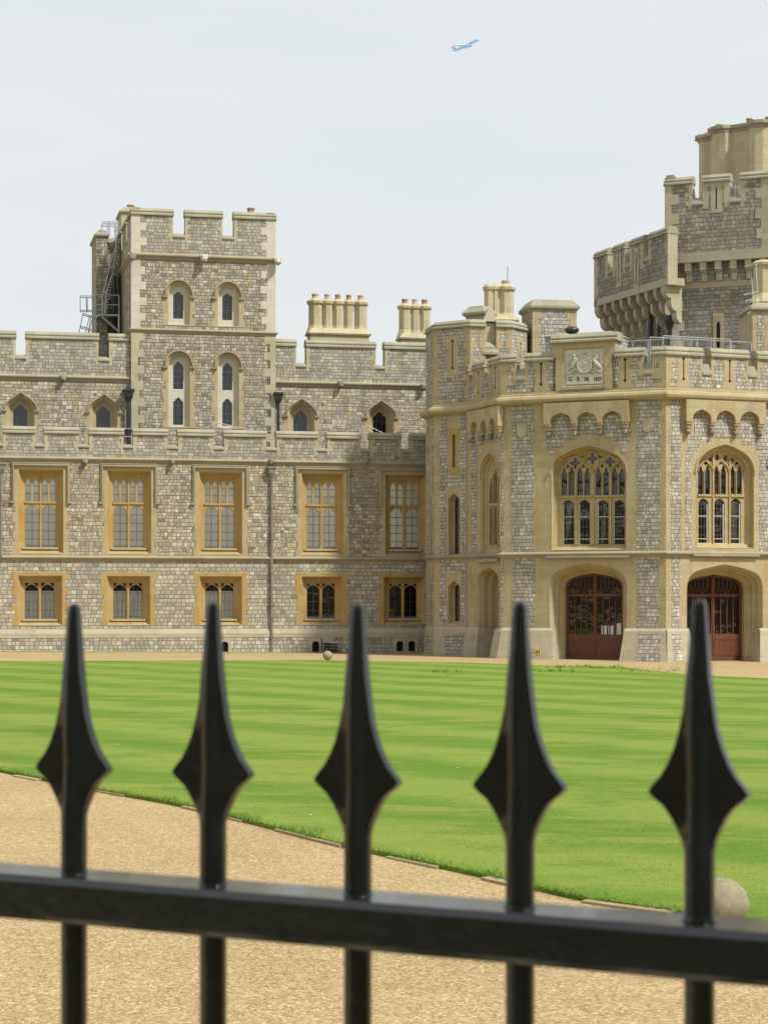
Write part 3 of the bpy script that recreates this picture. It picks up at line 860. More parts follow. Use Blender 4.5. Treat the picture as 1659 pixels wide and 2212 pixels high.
def tracery_rect(win, pl, uc, hw, zb, zt, lights, d0, d1, name='tracery'):
    pass
def jamb_loft(mb, pl, mk, steps):
    prev = mk(*steps[0][:-1]); pd = steps[0][-1]
    for st in steps[1:]:
        cur = mk(*st[:-1]); loft(mb, pl, prev, pd, cur, st[-1]); prev, pd = cur, st[-1]
def mullion_window(root, pl, uc, hw, zb, zt, two_tier, fill, D=.44, hood=True, sill_drop=.34, seedn=0, hood_right=True, label=None):
    rng = random.Random(seedn)
    win = MB()
    def mk(i, s): return rect(uc - hw + i, zb + s, uc + hw - i, zt - i)
    jamb_loft(win, pl, mk, [(0, 0, .013), (.05, .03, -.04), (.05, .05, -.11), (.12, .10, -.18), (.12, .13, -.25), (.17, .17, -.29), (.17, .2, -.33), (.30, sill_drop - .06, -D + .06), (.30, sill_drop - .04, -D + .03), (.345, sill_drop, -D)])
    a, b = uc - hw + .345, uc + hw - .345
    y0, y1 = zb + sill_drop, zt - .345
    ho = win.build('window', M['ash_warm'], root)
    if label: ho['label'] = label
    # toothed stone surround
    su = MB()
    if two_tier:
        out = toothed(uc - hw - .33, zb - .12, uc + hw + .33, zt - 1.9, .45, .24, rng) 
        top = [(uc + hw + .26, zt - 1.9), (uc + hw + .26, zt + .30), (uc - hw - .26, zt + .30), (uc - hw - .26, zt - 1.9)]
        out = toothed(uc - hw - .33, zb - .12, uc + hw + .33, zt + .30, .45, .2, rng)
    else:
        out = toothed(uc - hw - .36, zb - .02, uc + hw + .36, zt + .20, .4, .26, rng)
    extr(su, pl, out, [rect(uc - hw, zb, uc + hw, zt)], .013, -.02)
    su.build('surround', M['ash_warm'] if not two_tier else M['ash'], ho)
    sl = MB(); boxp(sl, pl, uc - hw + .10, zb - .03, uc + hw - .10, zb + .012, .03, -.25)
    extr(sl, pl, rect(a - .1, y0 - .10, b + .1, y0), (), -D + .22, -D - .05)
    sl.build('sill', M['ash_pale'], ho)
    # mullions and lights
    fr = MB(); c = (a + b) / 2; m = .085
    lights = []
    if two_tier:
        tz = zt - (zt - zb) * .405
        th = .15
        for (p, q) in ((a + .06, c - m), (c + m, b - .06)):
            lights.append(arch(p, q, y0 + .03, tz - .42, tz - .03, 'four', 12, .16))
            mm = (p + q) / 2; s = .052
            lights.append(arch(p, mm - s, tz + th, y1 - .42, y1 - .1, 'lancet', 12, .18))
            lights.append(arch(mm + s, q, tz + th, y1 - .42, y1 - .1, 'lancet', 12, .18))
    else:
        for (p, q) in ((a + .06, c - m), (c + m, b - .06)):
            lights.append(arch(p, q, y0 + .03, y1 - .48, y1 - .13, 'four', 12, .14))
            # sunk spandrels
            for k in (0, 1):
                u = p if k == 0 else q; sg = 1 if k == 0 else -1
                lights.append(ccw([(u + sg * .01, y1 - .05), (u + sg * .24, y1 - .05), (u + sg * .02, y1 - .27)]))
    extr(fr, pl, rect(a, y0, b, y1), lights, -D, -D - .054)
    # proud mullion fillets
    for u in (c,): boxp(fr, pl, u - .035, y0, u + .035, y1, -D + .05, -D)
    if two_tier:
        boxp(fr, pl, a, tz + .03, b, tz + .12, -D + .06, -D)
        for l in (0, 1, 3, 4)[:0]: pass
    fr.build('frame', M['ash_warm'], ho)
    gl = MB(); extr(gl, pl, rect(a, y0, b, y1), (), -D - .055, -D - .06)
    gl.build('pane', M['glass'], ho)
    cm = MB()
    if two_tier:
        lattice(cm, pl, a + .06, y0, c - m, tz - .1, 2, 5, -D - .045); lattice(cm, pl, c + m, y0, b - .06, tz - .1, 2, 5, -D - .045)
        lattice(cm, pl, a, tz + th, b, y1 - .1, 1, 3, -D - .045)
    else:
        lattice(cm, pl, a + .06, y0, c - m, y1 - .1, 3 if fill == 'curtain' else 2, 4, -D - .045, .016); lattice(cm, pl, c + m, y0, b - .06, y1 - .1, 3 if fill == 'curtain' else 2, 4, -D - .045, .016)
    boxp(cm, pl, a, y0 - .01, b, y0 + .13, -D - .03, -D - .05)
    cm.build('glazing_bars', M['lead_came'], ho)
    if fill:
        bl = MB()
        if fill == 'blind': extr(bl, pl, rect(a, y0, b, y1), (), -D - .07, -D - .08)
        elif fill == 'curtain':
            for (p, q) in ((a - .05, c - .0), (c + .0, b + .05)):
                n = 26; pts = []
                for i in range(n + 1):
                    u = p + (q - p) * i / n; pts.append((u, -D - .11 + .022 * math.sin(i * 1.9 + p) + .01 * math.sin(i * .7)))
                for i in range(n):
                    A, B = pts[i], pts[i + 1]
                    bl.face([pl.w(A[0], y0, A[1]), pl.w(B[0], y0, B[1]), pl.w(B[0], y1 - .48, B[1]), pl.w(A[0], y1 - .48, A[1])], [(A[0], y0), (B[0], y0), (B[0], y1), (A[0], y1)])
        bl.build('blind' if fill == 'blind' else 'curtain', M['blind'] if fill == 'blind' else M['curtain'], ho)
    if hood:
        hd = MB(); x0, x1 = uc - hw - .22, uc + hw + .22; zt2 = zt + .22; dz = zt - (zt - zb) * .375
        w1 = .13
        def hoodshape(w): 
            r_ = x1 if hood_right else x1 + .0
            return [(x0 - w, dz), (x0, dz), (x0, zt2), (x1, zt2), (x1, dz), (x1 + w, dz), (x1 + w, zt2 + w), (x0 - w, zt2 + w)] if hood_right else \
                   [(x0 - w, dz), (x0, dz), (x0, zt2), (x1, zt2), (x1, zt2 + w), (x0 - w, zt2 + w)]
        extr(hd, pl, hoodshape(w1), (), .10, 0, back=False)
        extr(hd, pl, [(p[0], p[1]) for p in hoodshape(.07)], (), .15, .10)
        boxp(hd, pl, x0 - w1 - .08, dz - .12, x0 + .02, dz, .14, 0)
        if hood_right: boxp(hd, pl, x1 - .02, dz - .12, x1 + w1 + .08, dz, .14, 0)
        boxp(hd, pl, x0 - w1 - .03, zt2 + w1, x1 + w1 + .03, zt2 + w1 + .05, .12, 0)
        hd.build('hood_mould', M['string'], ho)
    return ho
for i, u in enumerate(big):
    mullion_window(wing, W1, u, BW, BB, BT, True, 'blind', seedn=i, hood_right=(i < 4))
for i, u in enumerate(smallw):
    mullion_window(wing, W1, u, SW, SB, ST, False, 'curtain' if i < 3 else None, hood=False, sill_drop=.32, seedn=20 + i, D=.44)
# basement lights
for i, (u, _) in enumerate(vents):
    sfr = MB(); extr(sfr, W1, rect(u - .37, -.05, u + .37, .82), [vent_hole(u)], .12, -.25)
    o = sfr.build('basement_light', M['ash_pale'], wing)
    bk = MB(); extr(bk, W1, rect(u - .3, 0, u + .3, .7), (), -.2, -.22); bk.build('grille', M['slot'], o)
    bb = MB(); lattice(bb, W1, u - .2, 0, u + .2, .6, 3, 2, -.14, .02); bb.build('bars', M['black_iron'], o)
downpipe(wing, W1, u1(586.5, 1200), -.1, z1(2, 1520, 306), .14, .075, 'grey_pipe')
downpipe(wing, W1, u1(3.5, 1200), z_str_lo[1], z1(2, 10, 285), .14, .075, 'grey_pipe')
downpipe(wing, W1, u1(922, 1300), -.1, z1(4, 1015, 700), .2, .085, 'grey_pipe', hopper=False)
# louvred vent box standing in front of the basement light
vb = empty('ventilation_box', W1.w(u1(572.8 + 400 / 2.8964, 1400), 0, .6), 'low dark slatted metal box on the gravel against the wing wall', 'vent box')
bm_ = MB(); u = u1(572.8 + 402 / 2.8964, 1400)
boxp(bm_, W1, u - .34, gz(-2) - .02, u + .34, .30, .62, .2); bm_.build('casing', M['black_iron'], vb)
for k in range(3):
    s_ = MB(); z = .20 + k * .17
    b0 = W1
    s_.face([b0.w(u - .38, z, .72), b0.w(u + .38, z, .72), b0.w(u + .38, z + .09, .3), b0.w(u - .38, z + .09, .3)])
    s_.face([b0.w(u - .38, z - .015, .72), b0.w(u + .38, z - .015, .72), b0.w(u + .38, z, .72), b0.w(u - .38, z, .72)])
    s_.face([b0.w(u - .38, z - .015, .72), b0.w(u - .38, z - .015, .3), b0.w(u + .38, z - .015, .3), b0.w(u + .38, z - .015, .72)])
    s_.build('louvre', M['grey_pipe'] if k < 2 else M['galv'], vb)
# paving strip against the wall
pv = MB(); 
for k in range(46):
    ua, ub = uL + k * .95, uL + k * .95 + .935
    if ub > uR: break
    z = gz(W1.xy(ua)[0])
    pv.face([W1.w(ua, z + .012, 1.05), W1.w(ub, z + .012, 1.05), W1.w(ub, z + .012, .1), W1.w(ua, z + .012, .1)])
tag(pv.build('paved_path', M['ash_pale']), kind='structure')
mh = MB(); g = ground_at(428, 1428.2)
for q in ([(-.75, -.35), (.75, -.35), (.75, .35), (-.75, .35)],):
    prism(mh, [(g.x + a, g.y + b) for a, b in q], g.z, g.z + .012)
tag(mh.build('manhole_cover', M['black_iron']), 'dark rectangular drain cover in the gravel in front of the wing', 'drain cover')

# ================================================================ UPPER RANGE, set back behind the wing's roof walk
rangeb = empty('upper_range', W2.w(0, 0, 0), 'set back upper storey of the castle with pointed windows either side of the square tower', 'castle range')
zc = z_sill - .5
def z2(sh, x, y): return W2.q(sh, x, y)[1]
zs2 = (z2(1, 400, 1085), z2(1, 400, 1055))
LA, LB = u2(0) - 9.3, u3(287)
RA, RB = u3(595), u2(960)
pw = [(u2(120 / 2.5916 - .5), 0), (u2(585 / 2.5916 - .5), 0), (u2(572.8 + 228 / 2.8964, 880), 1), (u2(572.8 + 725 / 2.8964, 880), 1)]
PWh = (z_sill - .3, z2(1, 585, 1255), z2(1, 585, 1172))
def pwh(u, i=0, k=1.0): return arch(u - .86 + i, u + .86 - i, PWh[0], PWh[1], PWh[2] - i * 1.05, 'lancet', 10)
for nm, (a, b) in (('left', (LA, LB)), ('right', (RA, RB))):
    w = MB(); extr(w, W2, rect(a, zc, b, zs2[0]), [pwh(u) for u, k in pw if a < u < b], 0, -.8)
    w.build('wall', M['wing'], rangeb)
    stringcourse(rangeb, [W2.xy(a), W2.xy(b)], zs2[0] - .02, zs2[1] - zs2[0] + .05, .17)
m_l = [(0, 90), (150, 553), (615, 760)]
m_r = [(50, 193), (260, 690), (750, 1100)]
ml = [(u2(a / 2.5916 if a else -3, 720), u2(b / 2.5916, 720)) for a, b in m_l]
ml[0] = (ml[0][0] - 3, ml[0][1])
e = ml[0][0] - .7
ml.insert(0, (e - 4.2, e))
mr = [(u2(572.8 + a / 2.8964, 740), u2(572.8 + b / 2.8964, 740)) for a, b in m_r]
zt2 = z2(1, 400, 852); zsl = z2(1, 120, 962)
zt2r = z2(3, 470, 515); zslr = z2(3, 230, 638)
parapet(rangeb, W2, LA, LB, zs2[1], zsl, zt2, ml, .55, 'parapet', 'ash_pale', .26, .42, seedn=3)
parapet(rangeb, W2, RA, RB, zs2[1], zslr, zt2r, mr, .55, 'parapet', 'ash_pale', .26, .42, seedn=4)
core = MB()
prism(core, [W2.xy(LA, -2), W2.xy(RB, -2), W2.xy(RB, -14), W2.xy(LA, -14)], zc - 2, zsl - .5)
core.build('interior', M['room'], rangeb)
rf = MB(); prism(rf, [W2.xy(LA, -.2), W2.xy(RB, -.2), W2.xy(RB, -13), W2.xy(LA, -13)], zsl - .49, zsl - .3)
rf.build('roof', M['lead'], rangeb)
for sh, x, y in ((1, 355, 1072), (3, 470, 748), (3, 985, 765)):
    u, v = W2.q(sh, x, y); grotesque(rangeb, W2, u, v, .34, .05, name='gargoyle')
def pointed_window(root, pl, u, mk, sty, warm='ash', D=.55, glass='glass_dark', curtain=None, name='window', rng=None, out=None, cusp=.2, inner=.3, light=None, hoodw=.12, hood=True, hoodpts=None, bars=(2, 4)):
    """mk(inset)->outline"""
    b = MB()
    steps = [(0, .013), (inner * .25, -.05), (inner * .25, -.14), (inner * .6, -.24), (inner * .6, -.30), (inner, -D)]
    prev = mk(0); pd = .013
    for i, d in steps[1:]:
        cur = mk(i); loft(b, pl, prev, pd, cur, d); prev, pd = cur, d
    o = b.build(name, M[warm], root)
    if out:
        s = MB(); extr(s, pl, out, [mk(0)], .013, -.02); s.build('surround', M[warm], o)
    f = MB(); extr(f, pl, mk(inner), light if light else [mk(inner + .1)], -D + .002, -D - .14); f.build('frame', M[warm], o)
    g = MB(); extr(g, pl, mk(inner), (), -D - .08, -D - .09); g.build('pane', M[glass], o)
    us = [p[0] for p in mk(inner)]; vs = [p[1] for p in mk(inner)]
    c = MB(); lattice(c, pl, min(us), min(vs), max(us), max(vs) - .2, bars[0], bars[1], -D - .07, .022); c.build('glazing_bars', M['lead_came'], o)
    if hood:
        pts = mk(-.14)[1:-1]; pts = [p for p in pts if p[1] >= hoodpts] if hoodpts else pts
        h = MB(); band(h, pl, pts, hoodw, .12, 0); band(h, pl, [(p[0], p[1]) for p in pts], hoodw * .5, .16, .12)
        for p in (pts[0], pts[-1]):
            boxp(h, pl, p[0] - .13, p[1] - .1, p[0] + .13, p[1] + .02, .13, 0)
        h.build('hood_mould', M['string'], o)
    return o
for i, (u, r_) in enumerate(pw):
    rg_ = random.Random(40 + i)
    li = arch(u - .40, u + .40, PWh[0], PWh[1] - .05, PWh[2] - .50, 'lancet', 14, .3)
    out = toothed(u - 1.13, PWh[0], u + 1.13, PWh[1] + .1, .32, .22, rg_)
    k = len(out) // 2
    out = out[:0] + toothed(u - 1.13, PWh[0], u + 1.13, PWh[1] + .1, .32, .22, rg_)
    # add the arched head to the toothed sides
    L_ = [p for p in out if p[0] < u]; R_ = [p for p in out if p[0] > u]
    L_.sort(key=lambda p: p[1]); R_.sort(key=lambda p: p[1])
    head = [p for p in arch(u - .98, u + .98, PWh[0], PWh[1], PWh[2] + .18, 'lancet', 10)[1:-1]]
    lp_ = toothed(u - 1.13, PWh[0], u + 1.13, PWh[1] + .1, .32, .22, rg_)
    nL = len(lp_) // 2
    Ls = lp_[:nL][::-1]; Rs = lp_[nL:]
    outl = Ls + [p for p in head if p[1] > PWh[1] + .1] + Rs[::-1]
    pointed_window(rangeb, W2, u, lambda i_, u=u: arch(u - .78 + i_, u + .78 - i_, PWh[0], PWh[1], PWh[2] - i_ * 1.05, 'lancet', 10), 'lancet', 'ash', .45, out=outl, inner=.26, light=[li], hoodpts=PWh[1] - .02, bars=(3, 5))
downpipe(rangeb, W2, u2(720 / 2.5916, 880), zc, W2.q(1, 722, 1195)[1], .36, .10, 'black_iron', hs=1.25)
downpipe(rangeb, W2, u2(1553 / 2.5916, 880), zc, W2.q(1, 1552, 1208)[1], .36, .085, 'black_iron', hs=1.15)
def chimney(root, pl, doff, base, shafts, zcap_base, zs0, zs1, zcap1, pots, name='chimney', capz=None, deep=1.1, potmat=None, pot_h=.26):
    """base=(u0,u1,z0,zt); shafts=[(u0,u1)]; shafts run zs0..zs1 with a cap up to zcap1; pots=[..]"""
    p2 = pl.shifted(doff)
    b = MB(); u0, u1_, z0, zt = base
    prism(b, [p2.xy(u0, 0), p2.xy(u1_, 0), p2.xy(u1_, -deep), p2.xy(u0, -deep)], z0, zt)
    def ring(o): return [p2.xy(u0 - o, o), p2.xy(u1_ + o, o), p2.xy(u1_ + o, -deep - o), p2.xy(u0 - o, -deep - o)]
    frustum(b, ring(.10), zt, ring(.14), zt + .1); frustum(b, ring(.14), zt + .1, ring(-.12), zt + .42)
    o = b.build(name, M['ash_chim'], root)
    for i, (a, c) in enumerate(shafts):
        s = MB(); r = (c - a) / 2 / math.cos(R(22.5)) * 1.12; mid = (a + c) / 2
        cx, cy = p2.xy(mid, -deep / 2)
        A = lambda k: ngon(cx, cy, r * k, 8, 22.5, 1, p2.a)
        sqb = [p2.xy(mid - r * 1.05, -deep / 2 + r), p2.xy(mid + r * 1.05, -deep / 2 + r), p2.xy(mid + r * 1.05, -deep / 2 - r), p2.xy(mid - r * 1.05, -deep / 2 - r)]
        frustum(s, A(1.45), zt + .08, A(1.0), zs0 + .25, False); frustum(s, A(1), zs0, A(1), zs1, False)
        hc = zcap1 - zs1
        frustum(s, A(1.0), zs1, A(1.25), zs1 + hc * .25, False); frustum(s, A(1.25), zs1 + hc * .25, A(1.30), zs1 + hc * .6, False)
        frustum(s, A(1.30), zs1 + hc * .6, A(.85), zcap1)
        so = s.build('shaft', M['ash_chim'], o)
        t = MB(); rr = r * .46
        if i < len(pots) and pots[i]:
            ring_ = lambda k: [(cx + rr * k * math.cos(j * math.pi / 5), cy + rr * k * math.sin(j * math.pi / 5)) for j in range(10)]
            frustum(t, ring_(1.1), zcap1 - .05, ring_(1.0), zcap1 + pot_h - .05, False); frustum(t, ring_(1.15), zcap1 + pot_h - .05, ring_(1.15), zcap1 + pot_h + .04)
            t.build('chimney_pot', M[pots[i]], so)
    return o
C4 = W2.shifted(-3.5)
def c4(x, y=640): return C4.at(x, y)[0]
def cz(y, x=740): return C4.at(x, y)[1]
def s3(v): return 572.8 + v / 2.8964
chimney(rangeb, C4, 0, (c4(s3(284)), c4(s3(650)), zsl - .5, cz(s3(438))), [(c4(s3(a)), c4(s3(b))) for a, b in ((290, 360), (372, 428), (438, 494), (508, 562), (578, 642))], 0,
        cz(s3(400)), cz(s3(248)), cz(s3(208)), ['pot_buff', 'pot_buff', 'terracotta', 'terracotta', 'pot_buff'])
chimney(rangeb, C4, 0, (c4(s3(855)), c4(s3(1045)), zsl - .5, cz(s3(452))), [(c4(s3(a)), c4(s3(b))) for a, b in ((856, 917), (921, 976), (980, 1040))], 0,
        cz(s3(412)), cz(s3(260)), cz(s3(222)), ['terracotta', 'pot_buff', 'terracotta'])

# ================================================================ SQUARE TOWER
tower = empty('square_tower', W3.w(u3(440), z_sill, 0), 'square rubble tower with pale quoins, battlements and lancet windows above the wing', 'tower')
ta, tb = u3(738 / 2.5916), u3(1543 / 2.5916)
def z3(x, y): return W3.q(1, x, y)[1]
TD = 8.5
zt_lo = z_sill - .6
zs_b = (z3(1140, 822), z3(1140, 800)); zs_t = (z3(1140, 412), z3(1140, 386))
zts = z3(1005, 282); ztm = z3(1140, 168)
lan_hi = [(u3(x / 2.5916), z3(1140, 775), z3(1140, 612), z3(1140, 540)) for x in (1003, 1278)]
lan_lo = [(u3(x / 2.5916), z3(1140, 1345), z3(1140, 1005), z3(1140, 935)) for x in (1003, 1278)]
LW = .90
def lanc(u, v0, vs, va, i=0): return arch(u - LW / 2 - .18 + i, u + LW / 2 + .18 - i, v0 + i * .5, vs, va - i, 'round', 12)
tf = MB()
hs_ = [lanc(*l) for l in lan_hi + lan_lo]
extr(tf, W3, rect(ta, zt_lo, tb, zs_t[0] + .03), hs_, 0, -.7)
SL = Plane(*W3.xy(ta, 0), 12.5 - 90)      # left flank, u runs towards the viewer
SR = Plane(*W3.xy(tb, 0), 12.5 + 90)
extr(tf, SL, rect(-TD, zt_lo, 0, zs_t[0] + .03), (), 0, -.5)
extr(tf, SR, rect(0, zt_lo, TD, zs_t[0] + .03), (), 0, -.5)
BK = Plane(*W3.xy(tb, -TD), 12.5 + 180)
extr(tf, BK, rect(0, zt_lo, tb - ta, zs_t[0] + .03), (), 0, -.5)
tf.build('wall', M['tower'], tower)
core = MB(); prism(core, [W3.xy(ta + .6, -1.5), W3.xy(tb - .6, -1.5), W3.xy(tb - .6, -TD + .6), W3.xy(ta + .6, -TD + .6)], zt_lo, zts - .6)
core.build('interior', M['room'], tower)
rf = MB(); prism(rf, [W3.xy(ta + .3, -.3), W3.xy(tb - .3, -.3), W3.xy(tb - .3, -TD + .3), W3.xy(ta + .3, -TD + .3)], zts - .55, zts - .35); rf.build('roof', M['lead'], tower)
def tx(x): return u3(x / 2.5916, 480)
parapet(tower, W3, ta, tb, zs_t[1] - .03, zts, ztm, [(ta, tx(970)), (tx(1040), tx(1246)), (tx(1313), tb)], .55, 'parapet', 'ash_pale', .24, .42, seedn=6)
mw = tx(970) - ta
for pl_, w_ in ((SL, (-TD, 0)), (SR, (0, TD)), (BK, (0, tb - ta))):
    n = 3; g = .75; full = w_[1] - w_[0]; m_ = (full - 2 * g) / 3
    parapet(tower, pl_, w_[0] + (.001), w_[1] - .001, zs_t[1] - .03, zts, ztm, [(w_[0] + k * (m_ + g), w_[0] + k * (m_ + g) + m_) for k in range(3)], .55, 'parapet', 'ash_pale', .24, .42, seedn=7)
loop = [W3.xy(ta, -TD), W3.xy(ta, 0), W3.xy(tb, 0), W3.xy(tb, -TD)]
stringcourse(tower, loop, zs_t[0] - .02, zs_t[1] - zs_t[0] + .1, .2)
stringcourse(tower, loop, zs_b[0] - .02, zs_b[1] - zs_b[0] + .06, .13)
rq = random.Random(9)
for (a, b, h_, wl_, wr_, mt_) in ((zs_b[1], zs_t[0], .46, (.52, .82), (.52, .85), 'ash_white'), (zs_t[1] + .05, ztm, .46, (.52, .82), (.52, .85), 'ash_white'), (zt_lo, zs_b[0], .46, (.42, .72), (.3, .68), 'ash_pale')):
    q = MB(); quoins_xy(q, W3, ta, 1, a, b, h_, wl_, rng=rq); q.build('quoins', M[mt_], tower)
    q = MB(); quoins_xy(q, W3, tb, -1, a, b, h_, wr_, rng=rq); q.build('quoins', M[mt_], tower)
for x, y in ((738, 395), (1140, 402), (1550, 418)):
    grotesque(tower, W3, u3(x / 2.5916), z3(x, y), .42, .12, name='gargoyle', mat='relief' if x > 1000 else 'dark_carve')
for idx, l in enumerate(lan_hi + lan_lo):
    u, v0, vs, va = l
    lower = idx >= 2
    rg_ = random.Random(60 + idx)
    mk = lambda i_, l=l: lanc(*l, i_)
    b = MB(); prev = mk(0); pd = .013
    for i_, d in ((.05, -.06), (.05, -.15)):
        cur = mk(i_); loft(b, W3, prev, pd, cur, d); prev, pd = cur, d
    o = b.build('lancet_window', M['ash'], tower)
    sd = toothed(u - LW/2 - .52, v0 - .05, u + LW/2 + .52, vs, .42, .22, rg_); nL = len(sd) // 2
    head = [p for p in arch(u - LW/2 - .42, u + LW/2 + .42, v0, vs, va + .22, 'round', 12)[1:-1] if p[1] > vs + .02]
    outl = sd[:nL][::-1] + head + sd[nL:][::-1]
    s = MB(); extr(s, W3, outl, [mk(0)], .013, -.02); s.build('surround', M['ash'], o)
    fr = MB(); w2 = .29
    if lower:
        zm0, zm1 = z3(1140, 1168), z3(1140, 1140)
        lights = [arch(u - w2, u + w2, v0 + .15, zm0 - .42, zm0 - .08, 'lancet', 12, .22), arch(u - w2, u + w2, zm1 + .1, z3(1140, 1010), z3(1140, 975), 'lancet', 14, .25)]
    else:
        lights = [arch(u - w2, u + w2, v0 + .4, vs + .02, z3(1140, 585), 'lancet', 14, .25)]
    cur = mk(.05)
    # chamfered white inner order then the pierced slab
    for i_, d in ((.10, -.24), (.10, -.30)):
        c2_ = mk(i_); loft(fr, W3, cur, pd, c2_, d); cur, pd = c2_, d
    extr(fr, W3, mk(.10), lights, -.30, -.5)
    fr.build('frame', M['ash_white'], o)
    g = MB(); extr(g, W3, mk(.12), (), -.40, -.41); g.build('pane', M['glass_dark'], o)
    c = MB(); lattice(c, W3, u - .3, v0, u + .3, va, 2, 10 if lower else 5, -.39, .02); c.build('glazing_bars', M['lead_came'], o)
    pts = [p for p in mk(-.15)[1:-1] if p[1] >= vs - .1]
    h = MB(); band(h, W3, pts, .12, .12, 0); band(h, W3, pts, .05, .17, .12)
    for p in (pts[0], pts[-1]): boxp(h, W3, p[0] - .14, p[1] - .12, p[0] + .14, p[1] + .02, .13, 0)
    h.build('hood_mould', M['string'], o)
# stair turret at the rear left corner and its lower neighbour
def block(root, pl, ua, ub, da, db, z0, z1_, name, mat, cap='cope', caph=.45, o=.12):
    b = MB(); pts = [pl.xy(ua, da), pl.xy(ub, da), pl.xy(ub, db), pl.xy(ua, db)]
    prism(b, pts, z0, z1_); ob = b.build(name, M[mat], root)
    c = MB(); ex = lambda k: [pl.xy(ua - k, da + k), pl.xy(ub + k, da + k), pl.xy(ub + k, db - k), pl.xy(ua - k, db - k)]
    frustum(c, ex(.0), z1_ - .02, ex(o), z1_ + caph * .2, False); frustum(c, ex(o), z1_ + caph * .2, ex(o), z1_ + caph * .4, False); frustum(c, ex(o), z1_ + caph * .4, ex(-.15), z1_ + caph)
    c.build('cap', M[cap], ob)
    return ob
Wt = W3.shifted(-6.2)
ut = lambda x: Wt.at(x, 520)[0]
zt_ = lambda y: Wt.at(260, y)[1]
block(tower, Wt, ut(209), ut(233), 0, -3.5, zt_lo, zt_(514), 'rear_turret', 'tower')
block(tower, Wt, ut(232) + .01, ut(262), -.6, -3.4, zt_lo, zt_(526), 'rear_turret', 'tower')
Wu = W3.shifted(-7.6)
uu = lambda x: Wu.at(x, 470)[0]
tb_ = block(tower, Wu, uu(263), uu(305), 0, -2.4, ztm - 1.5, Wu.at(280, 462)[1], 'stair_turret', 'ash_pale')
def pot(root, x, y, z, r=.2, h=.4, mat='terracotta'):
    t = MB(); rg1 = lambda k: [(x + r * k * math.cos(j * math.pi / 5), y + r * k * math.sin(j * math.pi / 5)) for j in range(10)]
    frustum(t, rg1(1), z, rg1(.92), z + h, False); frustum(t, rg1(1.08), z + h, rg1(1.08), z + h + .07)
    return t.build('chimney_pot', M[mat], root)
p_ = Wu.xy(uu(287), -1.2); pot(tb_, p_[0], p_[1], Wu.at(280, 462)[1] + .4, .22, .3)
p_ = W3.xy(u3(551), -1.5); pot(tower, p_[0], p_[1], ztm + .3, .22, .55)
# drain pipes on the hidden flank
for x in (247, 256):
    b = MB(); u = Wt.at(x, 600)[0]; tube(b, Wt.w(u, zt_(765), .25), Wt.w(u, zt_(600), .25), .11, 8); b.build('downpipe', M['black_iron'], tower)

# ---------------------------------------------------------------- access ladder and platform on the tower's left flank
Wl = W3.shifted(-5.2)
def lw(x, y, d=0):
    u, v = Wl.q(8, x, y); return Wl.w(u, v, d)
lad = empty('access_ladder', lw(450, 1560), 'galvanised steel ladder and caged platform climbing the shaded left flank of the square tower', 'ladder')
def rails(name, segs, r, root, mat='galv', d=0):
    b = MB()
    for s in segs:
        for a, c in zip(s[:-1], s[1:]):
            tube(b, lw(*a[:2], a[2] if len(a) > 2 else d), lw(*c[:2], c[2] if len(c) > 2 else d), r, 6)
    return b.build(name, M[mat], root)
b = MB(); 
P = [lw(330, 1560, 0), lw(635, 1560, 0), lw(635, 1560, -1.2), lw(330, 1560, -1.2)]
b.face(P[::-1]); Pd = [p + Vector((0, 0, .10)) for p in P]; b.face(Pd)
for i in range(4): b.face([P[i], P[(i+1) % 4], Pd[(i+1) % 4], Pd[i]])
b.build('platform', M['galv'], lad)
for d in (0, -1.2):
    rails('guard_rail', [[(285, 1262, d), (635, 1268, d)], [(290, 1400, d), (632, 1405, d)], [(290, 1262, d), (300, 1580, d)], [(632, 1262, d), (634, 1560, d)]], .03, lad)
rails('brace', [[(395, 1572, 0), (635, 1790, 0)], [(632, 1560, 0), (632, 1800, 0)]], .07, lad)
rails('cage', [[(80, 1275), (285, 1280)], [(82, 1300), (285, 1305)], [(80, 1275), (82, 1500)], [(82, 1480), (290, 1480)], [(82, 1502), (290, 1502)], [(165, 1290), (172, 1500)], [(180, 1290), (185, 1500)],
               [(122, 1525), (300, 1580)], [(118, 1548), (296, 1600)], [(215, 1560), (150, 1830)], [(235, 1565), (190, 1830)], [(80, 1705), (270, 1760)], [(74, 1725), (265, 1785)], [(122, 1525), (60, 1830)],
               [(270, 1520), (230, 1700), (200, 1830)], [(310, 1600), (250, 1830)]], .028, lad)
lb = rails('ladder', [[(590, 455), (585, 580), (540, 720), (500, 860), (470, 990), (400, 1260), (395, 1560)], [(600, 470), (590, 640), (560, 800), (545, 950), (490, 1100), (440, 1300), (430, 1560)]], .035, lad, d=.1)
b = MB()
for i in range(26):
    t = i / 25
    a = lw(592 - 180 * t - 10 * t * t, 480 + 1060 * t, .1); c = a + Vector((.22, 0, 0)); tube(b, a, c, .018, 5)
b.build('rungs', M['galv'], lb)
hp = MB()
for y in (560, 700, 740, 900, 930):
    x = 600 - (y - 480) * .20
    pts = [lw(x - 60 * math.cos(a) - 30, y + 15 * math.sin(a), .1 + .45 * math.sin(a)) for a in [k * math.pi / 6 for k in range(7)]]
    for p, q_ in zip(pts[:-1], pts[1:]): tube(hp, p, q_, .02, 5)
hp.build('cage_hoops', M['galv'], lb)
for d in (0, -1.0):
    rails('top_guard_rail', [[(395, 225, d), (610, 222, d)], [(395, 245, d), (600, 248, d)], [(398, 225, d), (402, 420, d)], [(482, 230, d), (485, 420, d)], [(500, 230, d), (502, 420, d)], [(588, 225, d), (590, 460, d)], [(605, 222, d), (605, 460, d)], [(590, 300, d), (662, 305, d)], [(590, 325, d), (660, 328, d)]], .026, lad)
